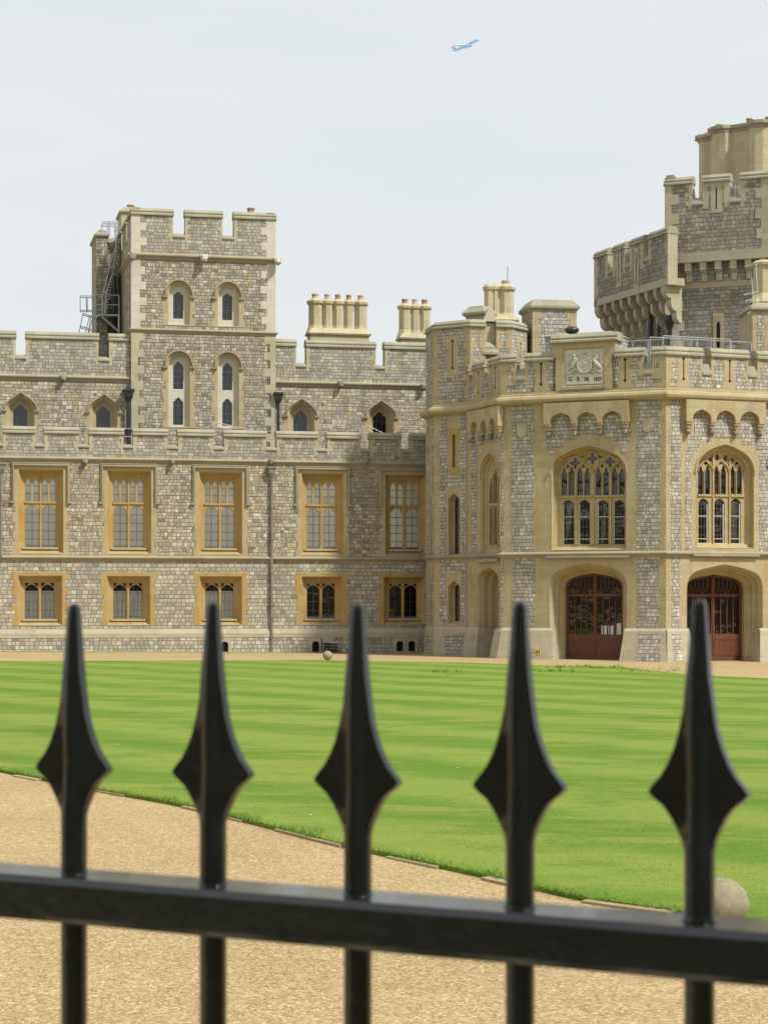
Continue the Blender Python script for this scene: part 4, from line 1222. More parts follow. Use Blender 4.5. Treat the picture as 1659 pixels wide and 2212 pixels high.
# roof walk handrails behind the lower battlements
Wr = W1.shifted(-2.6)
hr = empty('walkway_handrail', Wr.w(Wr.at(300, 930)[0], z_sill - .35, 0), 'thin grey handrail on the roof walk showing through gaps in the lower battlements', 'handrail')
b = MB(); zr = Wr.at(470, 925)[1] - .12
for k in range(2): tube(b, Wr.w(uL, zr - k * .45, 0), Wr.w(uR - 1, zr - k * .45, 0), .022, 6)
b.build('rail', M['galv'], hr)
x = -2
while x < 915:
    u = Wr.at(x, 930)[0]; b = MB(); tube(b, Wr.w(u, z_sill - .35, 0), Wr.w(u, zr, 0), .025, 6); b.build('post', M['galv'], hr); x += 44
for (xa, xb, xc) in ((430, 470, 560), (745, 790, 830)):
    b = MB()
    for dz_ in (0, .25):
        pa, pb_, pc_ = Wr.w(Wr.at(xa, 930)[0], zr - dz_, .5), Wr.w(Wr.at(xb, 930)[0], zr + .38 - dz_, .5), Wr.w(Wr.at(xc, 930)[0], zr - .1 - dz_, .5)
        tube(b, pa, pb_, .025, 6); tube(b, pb_, pc_, .025, 6)
    b.build('stair_rail', M['galv'], hr)

# ================================================================ ENTRANCE TOWER: octagonal front, corner turret on its left
SHEETS[19] = (1179.2, 727.8, 9.848)
C0 = Vector((6.12, 106.8)); PM = Plane(C0.x, C0.y, -23.9)
uC1 = PM.at(1437.7, 900)[0]; C1 = Vector(PM.xy(uC1)); PR = Plane(C1.x, C1.y, 21.1)
PL = Plane(C0.x, C0.y, -68.9)
V0 = Vector((2.75, 112.2)); PT = Plane(V0.x, V0.y, -34)
V1 = Vector(PT.xy(2.30)); PB = Plane(V1.x, V1.y, 11)
V2 = Vector(PB.xy(2.30)); PC = Plane(V2.x, V2.y, 56); V3 = Vector(PC.xy(1.7))
PA = Plane(V0.x, V0.y, -79); Vm = Vector(PA.xy(-2.2))
# where the turret face meets the porch flank
def isect(p, q):
    # u on p where plane q passes
    return ((q.X - p.X) * q.n[0] + (q.Y - p.Y) * q.n[1]) / (p.t[0] * q.n[0] + p.t[1] * q.n[1])
uJL = isect(PL, PT); J = Vector(PL.xy(uJL)); uJT = isect(PT, PL)
uRe = PR.at(1705, 900)[0]; C2 = Vector(PR.xy(uRe)); PE = Plane(C2.x, C2.y, 66.1); C3 = Vector(PE.xy(7.5))
ent = empty('entrance_tower', (C1.x - 3, C1.y + 4, gz(C1.x)), 'honey stone octagonal entrance tower with coat of arms and two arched timber gates', 'tower')
def zm(sh, x, y, off=0): return PM.q(sh, x, y, off)[1]
zE_str = (zm(5, 600, 1632), zm(5, 600, 1606))
zE_rb, zE_rt = PR.q(14, 302, 1160)[1], PR.q(14, 302, 1045)[1]
zE_sill, zE_mt, zE_top = PR.q(14, 780, 838)[1], PR.q(14, 310, 565)[1], PR.q(14, 310, 450)[1]
zE_pl = zm(6, 200, 1000)
path = [tuple(Vm), tuple(V0), tuple(J), tuple(C0), tuple(C1), tuple(C2), tuple(C3)]
Bz = -.9
# --- openings
def U(pl, sh, x, y=1000, off=0): return pl.q(sh, x, y, off)[0]
def V(pl, sh, x, y, off=0): return pl.q(sh, x, y, off)[1]
bwM = (U(PM, 5, 303), U(PM, 5, 768), V(PM, 5, 540, 1585), V(PM, 5, 540, 1110), V(PM, 5, 540, 935))
bwR = (U(PR, 18, 697), U(PR, 18, 1462), V(PR, 18, 1080, 1480), V(PR, 18, 1080, 500), V(PR, 18, 1080, 105))
gtM = (U(PM, 15, 252), U(PM, 15, 1278), Bz + .3, V(PM, 15, 760, 585), V(PM, 15, 760, 228))
gtR = (U(PR, 16, 575), U(PR, 16, 1580), Bz + .3, V(PR, 16, 1085, 590), V(PR, 16, 1085, 245))
bwL = (U(PL, 12, 838), U(PL, 12, 1073), V(PL, 12, 950, 1560), V(PL, 12, 950, 560), V(PL, 12, 950, 215))
gtL = (U(PL, 13, 790), U(PL, 13, 1072), Bz + .3, V(PL, 13, 945, 560), V(PL, 13, 945, 285))
lcT1 = (U(PT, 12, 402), U(PT, 12, 553), V(PT, 12, 478, 1590), V(PT, 12, 478, 850), V(PT, 12, 478, 748))
lcT2 = (U(PT, 13, 402), U(PT, 13, 558), V(PT, 13, 478, 1035), V(PT, 13, 478, 570), V(PT, 13, 478, 460))
lcA1 = (-1.05, -.75, V(PA, 12, 225, 1580), V(PA, 12, 225, 850), V(PA, 12, 225, 775))
lcA2 = (-1.05, -.75, V(PA, 13, 225, 1035), V(PA, 13, 225, 540), V(PA, 13, 225, 475))
def mkarch(o, sty, bot=0.0):
    return lambda i=0: arch(o[0] + i, o[1] - i, o[2] + i * bot, o[3], o[4] - i * 1.0, sty, 14)
mM, mR, mL = mkarch(bwM, 'four', 1.2), mkarch(bwR, 'four', .9), mkarch(bwL, 'four', 1.2)
gM, gR, gL = mkarch(gtM, 'low'), mkarch(gtR, 'low'), mkarch(gtL, 'low')
t1, t2 = mkarch(lcT1, 'lancet', .8), mkarch(lcT2, 'lancet', .8)
a1, a2 = mkarch(lcA1, 'lancet'), mkarch(lcA2, 'lancet')
uEb = 7.5
def wallmesh(name, pl, ua, ub, z0, z1_, holes, mat, th=.9):
    w = MB(); extr(w, pl, rect(ua, z0, ub, z1_), holes, 0, -th); return w.build(name, M[mat], ent)
slT = (U(PT, 4, 1172), U(PT, 4, 1188), V(PT, 4, 1180, 290), V(PT, 4, 1180, 85))
wallmesh('front_wall', PM, 0, uC1, Bz, zE_rb, [mM(), gM()], 'ash', 1.3)
wallmesh('right_wall', PR, 0, uRe, Bz, zE_rb, [mR(), gR()], 'ash', 1.3)
wallmesh('left_wall', PL, uJL - .3, 0, Bz, zE_rb, [mL(), gL()], 'ash', 1.3)
wallmesh('end_wall', PE, 0, uEb, Bz, zE_rb, (), 'ash', 1.0)
wallmesh('turret_wall', PT, 0, 2.3, Bz, zE_rb, [t1(), t2(), rect(*[slT[0], slT[2], slT[1], slT[3]])], 'ash', .8)
wallmesh('turret_wall', PA, -2.2, 0, Bz, zE_rb, [a1(), a2()], 'ash', .6)
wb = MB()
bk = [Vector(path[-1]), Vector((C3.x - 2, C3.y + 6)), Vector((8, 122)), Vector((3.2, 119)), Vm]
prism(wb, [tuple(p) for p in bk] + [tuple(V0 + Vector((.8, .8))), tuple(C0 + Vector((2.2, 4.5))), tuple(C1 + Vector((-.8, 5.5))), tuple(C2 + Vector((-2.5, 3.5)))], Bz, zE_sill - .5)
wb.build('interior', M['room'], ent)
rf = MB(); prism(rf, [tuple(p + Vector((0, .4))) for p in (J, C0, C1, C2)] + [tuple(C3 - Vector((.3, 0))), tuple(bk[1]), tuple(bk[2]), (4, 114)], zE_sill - .52, zE_sill - .3)
rf.build('roof', M['lead'], ent)
# --- string course, roll moulding
stringcourse(ent, path, zE_str[0] - .03, zE_str[1] - zE_str[0] + .12, .2, 'string')
rm = MB()
h_ = zE_rt - zE_rb
sweep(rm, path, [(-.1, zE_rb), (.03, zE_rb), (.18, zE_rb + .03), (.32, zE_rb + .12), (.36, zE_rb + .24), (.32, zE_rb + .36), (.17, zE_rb + .44), (.12, zE_rb + .46), (.12, zE_rb + .52), (.04, zE_rb + .56), (.02, zE_rt), (-.1, zE_rt)])
rm.build('roll_moulding', M['ash'], ent)
pb = MB(); sweep(pb, path, [(-.1, zE_rt), (.02, zE_rt), (.02, zE_rt + .22), (-.1, zE_rt + .22)]); pb.build('parapet_course', M['ash'], ent)
# --- rubble panels set in the ashlar
rs = random.Random(21)
def strip(pl, ua, ub, va, vb, amp=.12, h=.24, mat='strip', d=.014):
    if ub < ua: ua, ub = ub, ua
    s = MB(); extr(s, pl, toothed(ua, va, ub, vb, h, amp, rs), (), d, -.02); return s.build('rubble_panel', M[mat], ent)
zst, zsb = zE_str[1] + .08, zE_str[0] - .03
for pl, sh, xa, xb, ya, yb in ((PM, 5, 50, 197, 0, 0), (PM, 5, 835, 988, 0, 0), (PR, 14, 358, 505, 0, 0)):
    strip(pl, U(pl, sh, xa), U(pl, sh, xb), zst, zE_rb - .02)
strip(PR, U(PR, 18, 553), U(PR, 18, 640), zst, V(PR, 18, 600, 180))
strip(PR, U(PR, 18, 1530), U(PR, 18, 1659), zst, V(PR, 18, 1600, 250))
strip(PR, U(PR, 5, 1640), uRe - .35, V(PR, 5, 1640, 1090), zE_rb - .02)
for pl, sh, xa, xb in ((PM, 6, 58, 203), (PM, 6, 838, 978), (PR, 16, 368, 485)):
    strip(pl, U(pl, sh, xa), U(pl, sh, xb), zE_pl + .02, zsb)
strip(PM, U(PM, 12, 1095), U(PM, 12, 1140), zst, zE_rb - .05, .06)
strip(PM, U(PM, 13, 1100), U(PM, 13, 1142), zE_pl + .02, zsb, .06)
strip(PL, U(PL, 12, 700), U(PL, 12, 790), zst, V(PL, 12, 745, 130), .2)
strip(PT, .35, U(PT, 12, 395), zst, zE_rb - .05, .10)
strip(PT, U(PT, 12, 558), uJT - .02, zst, zE_rb - .05, .10)
strip(PT, .35, U(PT, 13, 393), zE_pl, zsb, .10)
strip(PT, U(PT, 13, 572), uJT - .02, zE_pl, zsb, .10)
strip(PA, -1.9, -1.25, zst, zE_rb, .1); strip(PA, -.62, -.12, zst, zE_rb, .06)
strip(PA, -1.9, -1.25, zE_pl, zsb, .1); strip(PA, -.62, -.12, zE_pl, zsb, .06)
strip(PT, U(PT, 12, 400), U(PT, 12, 553), V(PT, 12, 478, 680), V(PT, 12, 478, 500), .03)
strip(PT, U(PT, 13, 400), U(PT, 13, 568), V(PT, 13, 478, 385), zsb, .03)
def poly(pl, sh, pts, mat='strip', d=.017, name='rubble_panel', off=0):
    s = MB(); P = [pl.q(sh, x, y, off) for x, y in pts]
    P = [(a, min(b, zE_rb - .01)) for a, b in P]
    extr(s, pl, P, (), d, -.02); return s.build(name, M[mat], ent)
poly(PM, 5, [(300, 700), (795, 680), (795, 905), (770, 905), (770, 975), (740, 975), (740, 920), (690, 920), (690, 885), (640, 885), (640, 862), (480, 862), (480, 872), (440, 872), (440, 900), (400, 900), (370, 900), (370, 945), (320, 945), (320, 990), (290, 990), (290, 945), (270, 945), (270, 850), (300, 850)])
poly(PR, 5, [(1155, 850), (1195, 850), (1195, 690), (1640, 700), (1640, 860), (1720, 865), (1720, 1020), (1620, 1015), (1620, 960), (1580, 960), (1580, 925), (1490, 925), (1490, 885), (1300, 885), (1300, 908), (1220, 908), (1220, 965), (1188, 965), (1188, 1000), (1155, 1000)])
poly(PL, 11, [(690, 1500), (1010, 1420), (1040, 1659), (1040, 1700), (900, 1740), (870, 1760), (700, 1790)])
# --- pendant arcade
def arcade(pl, us, zc, za, d=.34, pier=.14, uL_=None, uR_=None):
    s = MB(); uL_ = uL_ if uL_ is not None else us[0] - .22; uR_ = uR_ if uR_ is not None else us[-1] + .22
    out = [(uR_, zc), (uR_, zE_rb + .01), (uL_, zE_rb + .01), (uL_, zc)]
    for a, b in zip(us[:-1], us[1:]):
        ar = arch(a + pier, b - pier, zc, zc + .08, za, 'four', 8)
        out += ar[:-1] + [ar[-1]]
    cl = []
    for p in out:
        if not cl or (Vector(p) - Vector(cl[-1])).length > 1e-4: cl.append(p)
    extr(s, pl, cl, (), d, 0)
    o = s.build('pendant_arcade', M['ash'], ent)
    for k, u in enumerate(us):
        c = MB(); w = pier if 0 < k < len(us) - 1 else .17
        boxp(c, pl, u - w, zc - .12, u + w, zc, d - .04, 0); boxp(c, pl, u - w * .8, zc - .3, u + w * .8, zc - .12, d - .12, 0)
        c.build('corbel', M['ash'], o)
        grotesque(o, pl, u, zc - .48, .26, .0, name='carved_head')
uM = [U(PM, 5, x, 800, .36) for x in (275, 442, 600, 757)]
arcade(PM, uM, V(PM, 5, 445, 795, .36), V(PM, 5, 515, 722, .36))
uRr = [U(PR, 5, x, 800, .36) for x in (1172, 1320, 1470, 1620)]
arcade(PR, uRr, V(PR, 5, 1320, 788, .36), V(PR, 5, 1250, 706, .36))
uLl = [U(PL, 11, x, 1560, .3) for x in (672, 805, 918, 1035)]
arcade(PL, uLl, V(PL, 11, 805, 1565, .3), V(PL, 11, 750, 1450, .3), .30, .22)
# shields
for pl, x0, x1, y0, y1 in ((PM, 88, 148, 802, 882), (PM, 875, 937, 766, 850)):
    ua, ub, va, vb = U(pl, 5, x0), U(pl, 5, x1), V(pl, 5, x0, y1), V(pl, 5, x0, y0)
    uc = (ua + ub) / 2; h = vb - va
    pts = [(ub, vb), (ua, vb), (ua, va + h * .4)] + bez((ua, va + h * .4), (ua, va + h * .12), (uc - .12, va), (uc, va), 5, True) + bez((uc, va), (uc + .12, va), (ub, va + h * .12), (ub, va + h * .4), 5, True)[:-1] + [(ub, va + h * .4)]
    s = MB(); extr(s, pl, pts, (), .07, 0); s.build('shield', M['ash_pale'], ent)
# --- parapets
def slit(pl, u, v0, v1, w=.32, flare=True):
    p = MB(); v0, v1 = min(v0, v1), max(v0, v1)
    out = [(u - w * 1.15, v0 - .42), (u + w * 1.15, v0 - .42), (u + w * 1.15, v0 - .05), (u + w, v0), (u + w, v1 - .2), (u + w * 1.2, v1 - .15), (u + w * 1.2, v1 + .3), (u - w * 1.2, v1 + .3), (u - w * 1.2, v1 - .15), (u - w, v1 - .2), (u - w, v0), (u - w * 1.15, v0 - .05)]
    hole = rect(u - .032, v0, u + .032, v1)
    extr(p, pl, out, [hole], .016, -.02); o = p.build('arrow_slit', M['ash'], ent)
    s = MB(); boxp(s, pl, u - .05, v0, u + .05, v1, .008, -.01)  # shallow dark plate; its colour stands in for the shade inside the slit
    for v in (v0, v1): extr(s, pl, ngon(u, v, .075, 10), (), .019, 0)
    s.build('slot', M['slot'], o)
T_ = .55
kw = dict(T=T_, mat='strip', edge='ash', sillh=.58, copeh=.45, o=.12, qw=(.16, .34))
mMm = [(0, U(PM, 11, 1298, 700)), (U(PM, 11, 1422, 700), U(PM, 5, 876, 380)), (U(PM, 5, 932, 380), uC1)]
cu0, cu1 = U(PM, 5, 312, 330), U(PM, 5, 703, 330)
parapet(ent, PM, 0, cu0, zE_rt + .2, zE_sill, zE_mt, [mMm[0], (mMm[1][0], cu0)], seedn=31, **kw)
parapet(ent, PM, cu1, uC1, zE_rt + .2, zE_sill, zE_mt, [(cu1, mMm[1][1]), mMm[2]], seedn=35, **kw)
mRm = [(0, U(PR, 14, 778, 640)), (U(PR, 14, 900, 640), U(PR, 14, 1390, 640)), (U(PR, 14, 1512, 640), uRe)]
parapet(ent, PR, 0, uRe, zE_rt + .2, zE_sill, zE_mt, mRm, seedn=32, **kw)
mLm = [(uJL - .1, U(PL, 11, 680, 800)), (U(PL, 11, 728, 800), U(PL, 11, 885, 800)), (U(PL, 11, 942, 720), 0)]
parapet(ent, PL, uJL - .1, 0, zE_rt + .2, zE_sill, zE_mt, mLm, seedn=33, **kw)
parapet(ent, PE, 0, uEb, zE_rt + .2, zE_sill, zE_mt, [(0, 1.5), (2.1, 4.2), (4.8, uEb)], seedn=34, **kw)
for pl, sh, x, y0, y1 in ((PM, 5, 238, 550, 422), (PM, 5, 763, 525, 395), (PR, 14, 530, 890, 620), (PR, 14, 1142, 920, 650), (PL, 11, 592, 1125, 880), (PL, 11, 805, 1070, 805), (PL, 11, 1028, 1005, 740)):
    slit(pl, U(pl, sh, x, y0), V(pl, sh, x, y0), V(pl, sh, x, y1), .32 if pl is not PL else .36)
e = MB()
for pl, u, sd in ((PM, uC1, -1), (PR, 0, 1), (PM, 0, 1), (PL, 0, -1)):
    q_ = MB(); quoins(q_, pl, u, sd, zE_rt + .2, zE_mt, .42, (.28, .5), .015, .03, rs); q_.build('corner_quoins', M['ash'], ent)
# raised centre with the carved panel
cu0, cu1 = U(PM, 5, 312, 330), U(PM, 5, 703, 330)
cz0, cz1 = zE_mt, V(PM, 5, 500, 286)
pu0, pu1, pv0, pv1 = U(PM, 5, 378), U(PM, 5, 634), V(PM, 5, 500, 562), V(PM, 5, 500, 322)
c = MB(); boxp(c, PM, cu0, zE_rt + .1, cu1, cz1, -.10, -T_ - .3); c.build('centre_block', M['strip'], ent)
c = MB(); extr(c, PM, [(pu0 - .42, zE_rt + .2), (pu1 + .40, zE_rt + .2), (pu1 + .40, zE_mt + .1), (cu1, zE_mt + .1), (cu1, cz1), (cu0, cz1), (cu0, zE_mt + .1), (pu0 - .42, zE_mt + .1)], [rect(pu0, pv0, pu1, pv1)], .035, -.1)
loft(c, PM, rect(pu0, pv0, pu1, pv1), .035, rect(pu0 + .06, pv0 + .08, pu1 - .06, pv1 - .08), -.04)
cb = c.build('panel_surround', M['ash'], ent)
c = MB(); sweep(c, [PM.xy(cu0 - .12), PM.xy(cu1 + .12)], [(d, z + cz1) for d, z in cope_prof(T_ + .3, .46, .2)]); c.build('coping', M['cope'], ent)
c = MB(); boxp(c, PM, pu0 - .1, pv0 - .16, pu1 + .1, pv0 - .02, .12, 0); c.build('panel_sill', M['cope'], cb)
pn = MB(); extr(pn, PM, rect(pu0, pv0, pu1, pv1), (), -.04, -.08)
arms = pn.build('coat_of_arms', M['relief'], ent)
nrm = Vector((PM.n[0], PM.n[1], 0))
def rp(x, y, d): u, v = PM.q(19, x, y); return PM.w(u, v, d)
def relief(name, parts):
    b = MB()
    for pts, rads in parts: chain(b, [rp(x, y, .01) for x, y in pts], [r * .0027 for r in rads], 8, (nrm, .9))
    return b.build(name, M['relief'], arms, smooth=True)
sh_ = MB(); cu, cv = PM.q(19, 822, 590)
extr(sh_, PM, [(cu + .385 * math.cos(a), cv + .43 * math.sin(a)) for a in [k * math.pi / 16 for k in range(32)]], (), .05, -.04)
band(sh_, PM, [(cu + .385 * math.cos(a), cv + .43 * math.sin(a)) for a in [k * math.pi / 16 for k in range(33)]], .05, .09, -.04)
band(sh_, PM, [(cu, cv - .30), (cu, cv + .30)], .025, .07, .04); band(sh_, PM, [(cu - .28, cv), (cu + .28, cv)], .025, .07, .04)
sh_.build('shield', M['relief'], arms)
rg2 = random.Random(4)
for k in range(14):
    ch = MB(); a, r_ = rg2.uniform(0, 6.28), rg2.uniform(.06, .26); ball(ch, PM.w(cu + r_ * math.cos(a), cv + r_ * math.sin(a), .055), .035, 8, 5); ch.build('shield_charge', M['relief'], arms, smooth=True)
relief('lion', [([(590, 340), (600, 385), (610, 420), (600, 460)], [28, 48, 44, 26]), ([(600, 430), (640, 480), (600, 560), (530, 640), (500, 690)], [34, 46, 44, 38, 20]), ([(630, 500), (690, 560), (715, 580)], [22, 16, 14]),
                ([(590, 470), (650, 440), (690, 470)], [18, 14, 12]), ([(500, 640), (470, 700), (460, 770)], [30, 20, 14]), ([(560, 620), (590, 670), (560, 720)], [26, 18, 12]), ([(480, 650), (460, 590), (500, 560), (500, 520), (470, 530)], [12, 10, 10, 14, 10])])
relief('horse', [([(985, 385), (1015, 360), (1050, 365)], [14, 26, 34]), ([(1040, 365), (1085, 400), (1070, 450), (1020, 490)], [30, 34, 38, 38]), ([(1020, 490), (1070, 560), (1120, 610), (1150, 640)], [40, 42, 38, 26]),
                 ([(1010, 500), (950, 520), (935, 570)], [22, 14, 12]), ([(1060, 560), (1070, 620), (1040, 640)], [18, 14, 10]), ([(1140, 620), (1175, 680), (1165, 760)], [28, 18, 12]), ([(1150, 610), (1195, 560), (1170, 510), (1175, 465)], [12, 10, 12, 16])])
relief('scrollwork', [([(455, 780), (520, 770), (570, 715), (620, 685), (680, 710), (730, 765)], [18, 20, 18, 14, 14, 12]), ([(990, 680), (1040, 665), (1090, 710), (1150, 745), (1195, 745)], [14, 16, 18, 20, 16]),
                      ([(740, 770), (800, 745), (850, 745), (910, 770)], [14, 16, 16, 14]), ([(600, 780), (610, 760)], [16, 16]), ([(1010, 740), (1050, 750)], [18, 18]), ([(950, 740), (970, 720)], [16, 14]), ([(640, 750), (660, 730)], [14, 12])])
relief('crown', [([(780, 415), (822, 405), (870, 415)], [16, 22, 16]), ([(800, 400), (795, 360), (830, 335)], [12, 10, 10]), ([(850, 400), (870, 370), (830, 335)], [12, 10, 10]), ([(830, 350), (832, 320)], [10, 14])])
ins = MB(); ua, vb = PM.q(19, 440, 805); ub, va = PM.q(19, 1200, 985)
boxp(ins, PM, ua, va, ub, vb, .015, -.05); ip = ins.build('inscription_band', M['relief'], arms)
def lettering(root, pl, txt, uc, v0, h, d, mat, wmax=None, name='inscription', bold=0.0):
    cu_ = bpy.data.curves.new('lettering', 'FONT'); cu_.body = txt; cu_.size = h * 1.4; cu_.align_x = 'CENTER'; cu_.extrude = .01; cu_.offset = bold
    to = bpy.data.objects.new('lettering_tmp', cu_); COL.objects.link(to)
    dg = bpy.context.evaluated_depsgraph_get(); me = bpy.data.meshes.new_from_object(to.evaluated_get(dg))
    bpy.data.objects.remove(to)
    xs = [v.co.x for v in me.vertices]; w = max(xs) - min(xs); kx = 1 if not wmax else wmax / w
    off = OFF.get(root, Vector((0, 0, 0)))
    for v in me.vertices:
        v.co = pl.w(uc + v.co.x * kx, v0 + v.co.y, d + v.co.z) - off
    me.materials.clear(); me.materials.append(M[mat])
    o = bpy.data.objects.new(name, me); COL.objects.link(o); o.parent = root; OFF[o] = off
    return o
for t_, xa, xb in (('G', 478, 562), ('R', 655, 715), ('IIII', 815, 912), ('1829', 1010, 1168)):
    u0_, v0_ = PM.q(19, xa, 938); u1_, v1_ = PM.q(19, xb, 845)
    lettering(arms, PM, t_, (u0_ + u1_) / 2, v0_, v1_ - v0_, .012, 'slot', abs(u1_ - u0_), bold=.006)
# --- big traceried windows
def tracery_window(root, pl, mk, D, inset, lights, ribs, sill_v, name='traceried_window', seedn=0, glassm='glass_dark', bars=None, curtains=(), sty='four', rib_w=.10, white=()):
    b = MB(); prev = mk(0); pd = .016
    for i, d in ((.05, -.08), (.05, -D * .55), (inset * .75, -D * .75), (inset * .75, -D * .85), (inset, -D)):
        cur = mk(i); loft(b, pl, prev, pd, cur, d); prev, pd = cur, d
    o = b.build(name, M['ash_mid'], root)
    hm = MB(); band(hm, pl, [p for p in mk(-.05)[1:-1]], .07, .07, 0); hm.build('hood_mould', M['ash'], o)
    f = MB(); extr(f, pl, mk(inset), lights, -D + .001, -D - .16)
    for pts, w in ribs: band(f, pl, pts, w, -D + .07, -D)
    f.build('tracery', M['ash_mid'], o)
    g = MB(); extr(g, pl, mk(inset), (), -D - .10, -D - .11); g.build('pane', M[glassm], o)
    if bars:
        c = MB()
        for (ua, ub, va, vb, nu, nv) in bars: lattice(c, pl, ua, va, ub, vb, nu, nv, -D - .09, .018)
        c.build('glazing_bars', M['lead_came'], o)
    if white:
        c = MB()
        for (ua, va, ub, vb) in white: boxp(c, pl, min(ua, ub), min(va, vb), max(ua, ub), max(va, vb), -D - .055, -D - .095)
        c.build('casement', M['white_paint'], o)
    for (pts) in curtains:
        c = MB(); n = 14
        for i in range(n):
            t0, t1_ = i / n, (i + 1) / n
            def P_(t, k): 
                (ul, vl), (ur, vr) = (pts[0][k], pts[1][k]) if False else (pts[0][k], pts[1][k])
                return (ul + (ur - ul) * t, vl + (vr - vl) * t, -D - .35 + .05 * math.sin(t * 19))
            m_ = len(pts[0])
            for k in range(m_ - 1):
                A, B_, C_, D_ = P_(t0, k), P_(t1_, k), P_(t1_, k + 1), P_(t0, k + 1)
                c.face([pl.w(*A), pl.w(*B_), pl.w(*C_), pl.w(*D_)], [(A[0], A[1]), (B_[0], B_[1]), (C_[0], C_[1]), (D_[0], D_[1])])
        c.build('curtain', M['curtain'], o)
    s = MB(); us = [p[0] for p in mk(0)]
    sv_ = sill_v
    s.face([pl.w(min(us) - .25, sv_ - .30, .2), pl.w(max(us) + .25, sv_ - .30, .2), pl.w(max(us) - inset, sv_ + .10, -D), pl.w(min(us) + inset, sv_ + .10, -D)], [(0, 0), (4, 0), (4, .8), (0, .8)])
    s.face([pl.w(min(us) - .25, sv_ - .42, .2), pl.w(max(us) + .25, sv_ - .42, .2), pl.w(max(us) + .25, sv_ - .30, .2), pl.w(min(us) - .25, sv_ - .30, .2)])
    s.build('sill', M['cope'], o)
    return o
D1 = .5
def LQ(pl, sh, D): return lambda x, y: pl.q(sh, x, y, -D)
q17 = LQ(PM, 17, D1)
lights = []
for xa, xb in ((425, 576), (640, 786), (888, 1035), (1100, 1250)):
    (ua, vb), (ub, va) = q17(xa, 1430), q17(xb, 838)
    lights.append(arch(ua, ub, vb, va - .27, va, 'four', 12, .15))
for xa, xb, yt in ((415, 480, 430), (512, 575, 415), (626, 690, 425), (722, 786, 425), (872, 937, 425), (973, 1035, 420), (1088, 1150, 420), (1183, 1246, 440)):
    (ua, vb), (ub, va) = q17(xa, 778), q17(xb, yt)
    lights.append(arch(ua - .02, ub + .02, vb, va - .38, va + .10, 'lancet', 12, .2))
def quatre(pl, cu_, cv_, r, off=0):
    pts = []
    for k in range(24):
        a = 2 * math.pi * k / 24
        pts.append((cu_ + r * (.72 + .28 * math.cos(4 * a)) * math.cos(a + off), cv_ + r * (.72 + .28 * math.cos(4 * a)) * math.sin(a + off)))
    return pts
for x, y, r_ in ((598, 352, .27), (1058, 335, .27), (825, 290, .27)):
    cu_, cv_ = q17(x, y); lights.append(quatre(PM, cu_, cv_, r_ * 1.1))
for tri in (((472, 395), (497, 430), (520, 392), (497, 365)), ((682, 395), (703, 428), (726, 392), (703, 365)), ((928, 390), (950, 425), (972, 385), (950, 360)), ((1140, 390), (1162, 420), (1185, 390), (1162, 362)),
            ((655, 275), (735, 235), (735, 268), (700, 282)), ((895, 240), (985, 275), (930, 285), (900, 270))):
    lights.append([q17(*p) for p in tri])
ribs = []
def ribarch(qf, x0, x1, ysp, yap, w, bottom=None, sty='lancet'):
    (ua, vs), (ub, _) = qf(x0, ysp), qf(x1, ysp); va = qf((x0 + x1) / 2, yap)[1]
    a = arch(ua, ub, vs - .01, vs, va, sty, 10)[1:-1]
    ribs.append((a, w))
for x0, x1 in ((395, 590), (600, 795), (850, 1045), (1060, 1262)): ribarch(q17, x0, x1, 470, 345, .06)
for x0, x1, ap in ((380, 798, 265), (845, 1268, 258)): ribarch(q17, x0, x1, 500, ap, .10, sty='four')
def vrib(qf, x, y0, y1, w): (u_, v0_), (_, v1_) = qf(x, y0), qf(x, y1); ribs.append(([(u_, v0_), (u_, v1_)], w))
for x, w in ((608, .07), (832, .14), (1068, .07)): vrib(q17, x, 1435, 450, w)
for x in (496, 705, 955, 1166): vrib(q17, x, 780, 480, .035)
hz = q17(600, 797); hz2 = q17(1250, 790)
ribs.append(([q17(385, 797)[:1] + (hz[1],), (q17(1262, 790)[0], hz[1])], .10))
cu_, cv_ = q17(812, 290); ribs.append(([(cu_ + .36 * math.cos(k * math.pi / 12), cv_ + .36 * math.sin(k * math.pi / 12)) for k in range(25)], .06))
bars = []; white = []
for xa, xb in ((425, 576), (640, 786), (888, 1035), (1100, 1250)):
    (ua, vb), (ub, va) = q17(xa, 1430), q17(xb, 850)
    bars.append((ua, ub, vb, va, 3, 5))
    v1_ = q17(xa, 1065)[1]; v2_ = q17(xa, 1360)[1]
    white += [(ua, vb, ua + .05, va - .15), (ua, v1_ - .018, ub, v1_ + .018), (ua, v2_ - .018, ub, v2_ + .018)]
cur = [([q17(450, 850), q17(440, 1150), q17(430, 1420)], [q17(530, 850), q17(520, 1100), q17(455, 1420)]),
       ([q17(950, 860), q17(930, 1100), q17(900, 1420)], [q17(985, 860), q17(975, 1100), q17(950, 1420)])]
tracery_window(ent, PM, mM, D1, .16, lights, ribs, V(PM, 5, 540, 1585), bars=bars, curtains=cur, white=white)
ribs = []; lights = []; D2 = .42; q18 = LQ(PR, 18, D2)
for xa, xb in ((728, 862), (940, 1075), (1152, 1292)):
    (ua, vb), (ub, va) = q18(xa, 1418), q18(xb, 822); lights.append(arch(ua, ub, vb, va - .27, va, 'four', 12, .15))
for xa, xb, yt in ((728, 786, 395), (820, 880, 392), (940, 996, 392), (1030, 1090, 392), (1152, 1208, 392), (1242, 1302, 400)):
    (ua, vb), (ub, va) = q18(xa, 762), q18(xb, yt); lights.append(arch(ua - .02, ub + .02, vb, va - .38, va + .10, 'lancet', 12, .2))
for x, y, rx_, ry_ in ((975, 275, 30, 42), (1085, 285, 28, 40)):
    lights.append([q18(x + rx_ * math.cos(a), y + ry_ * math.sin(a)) for a in [k * math.pi / 7 for k in range(14)]])
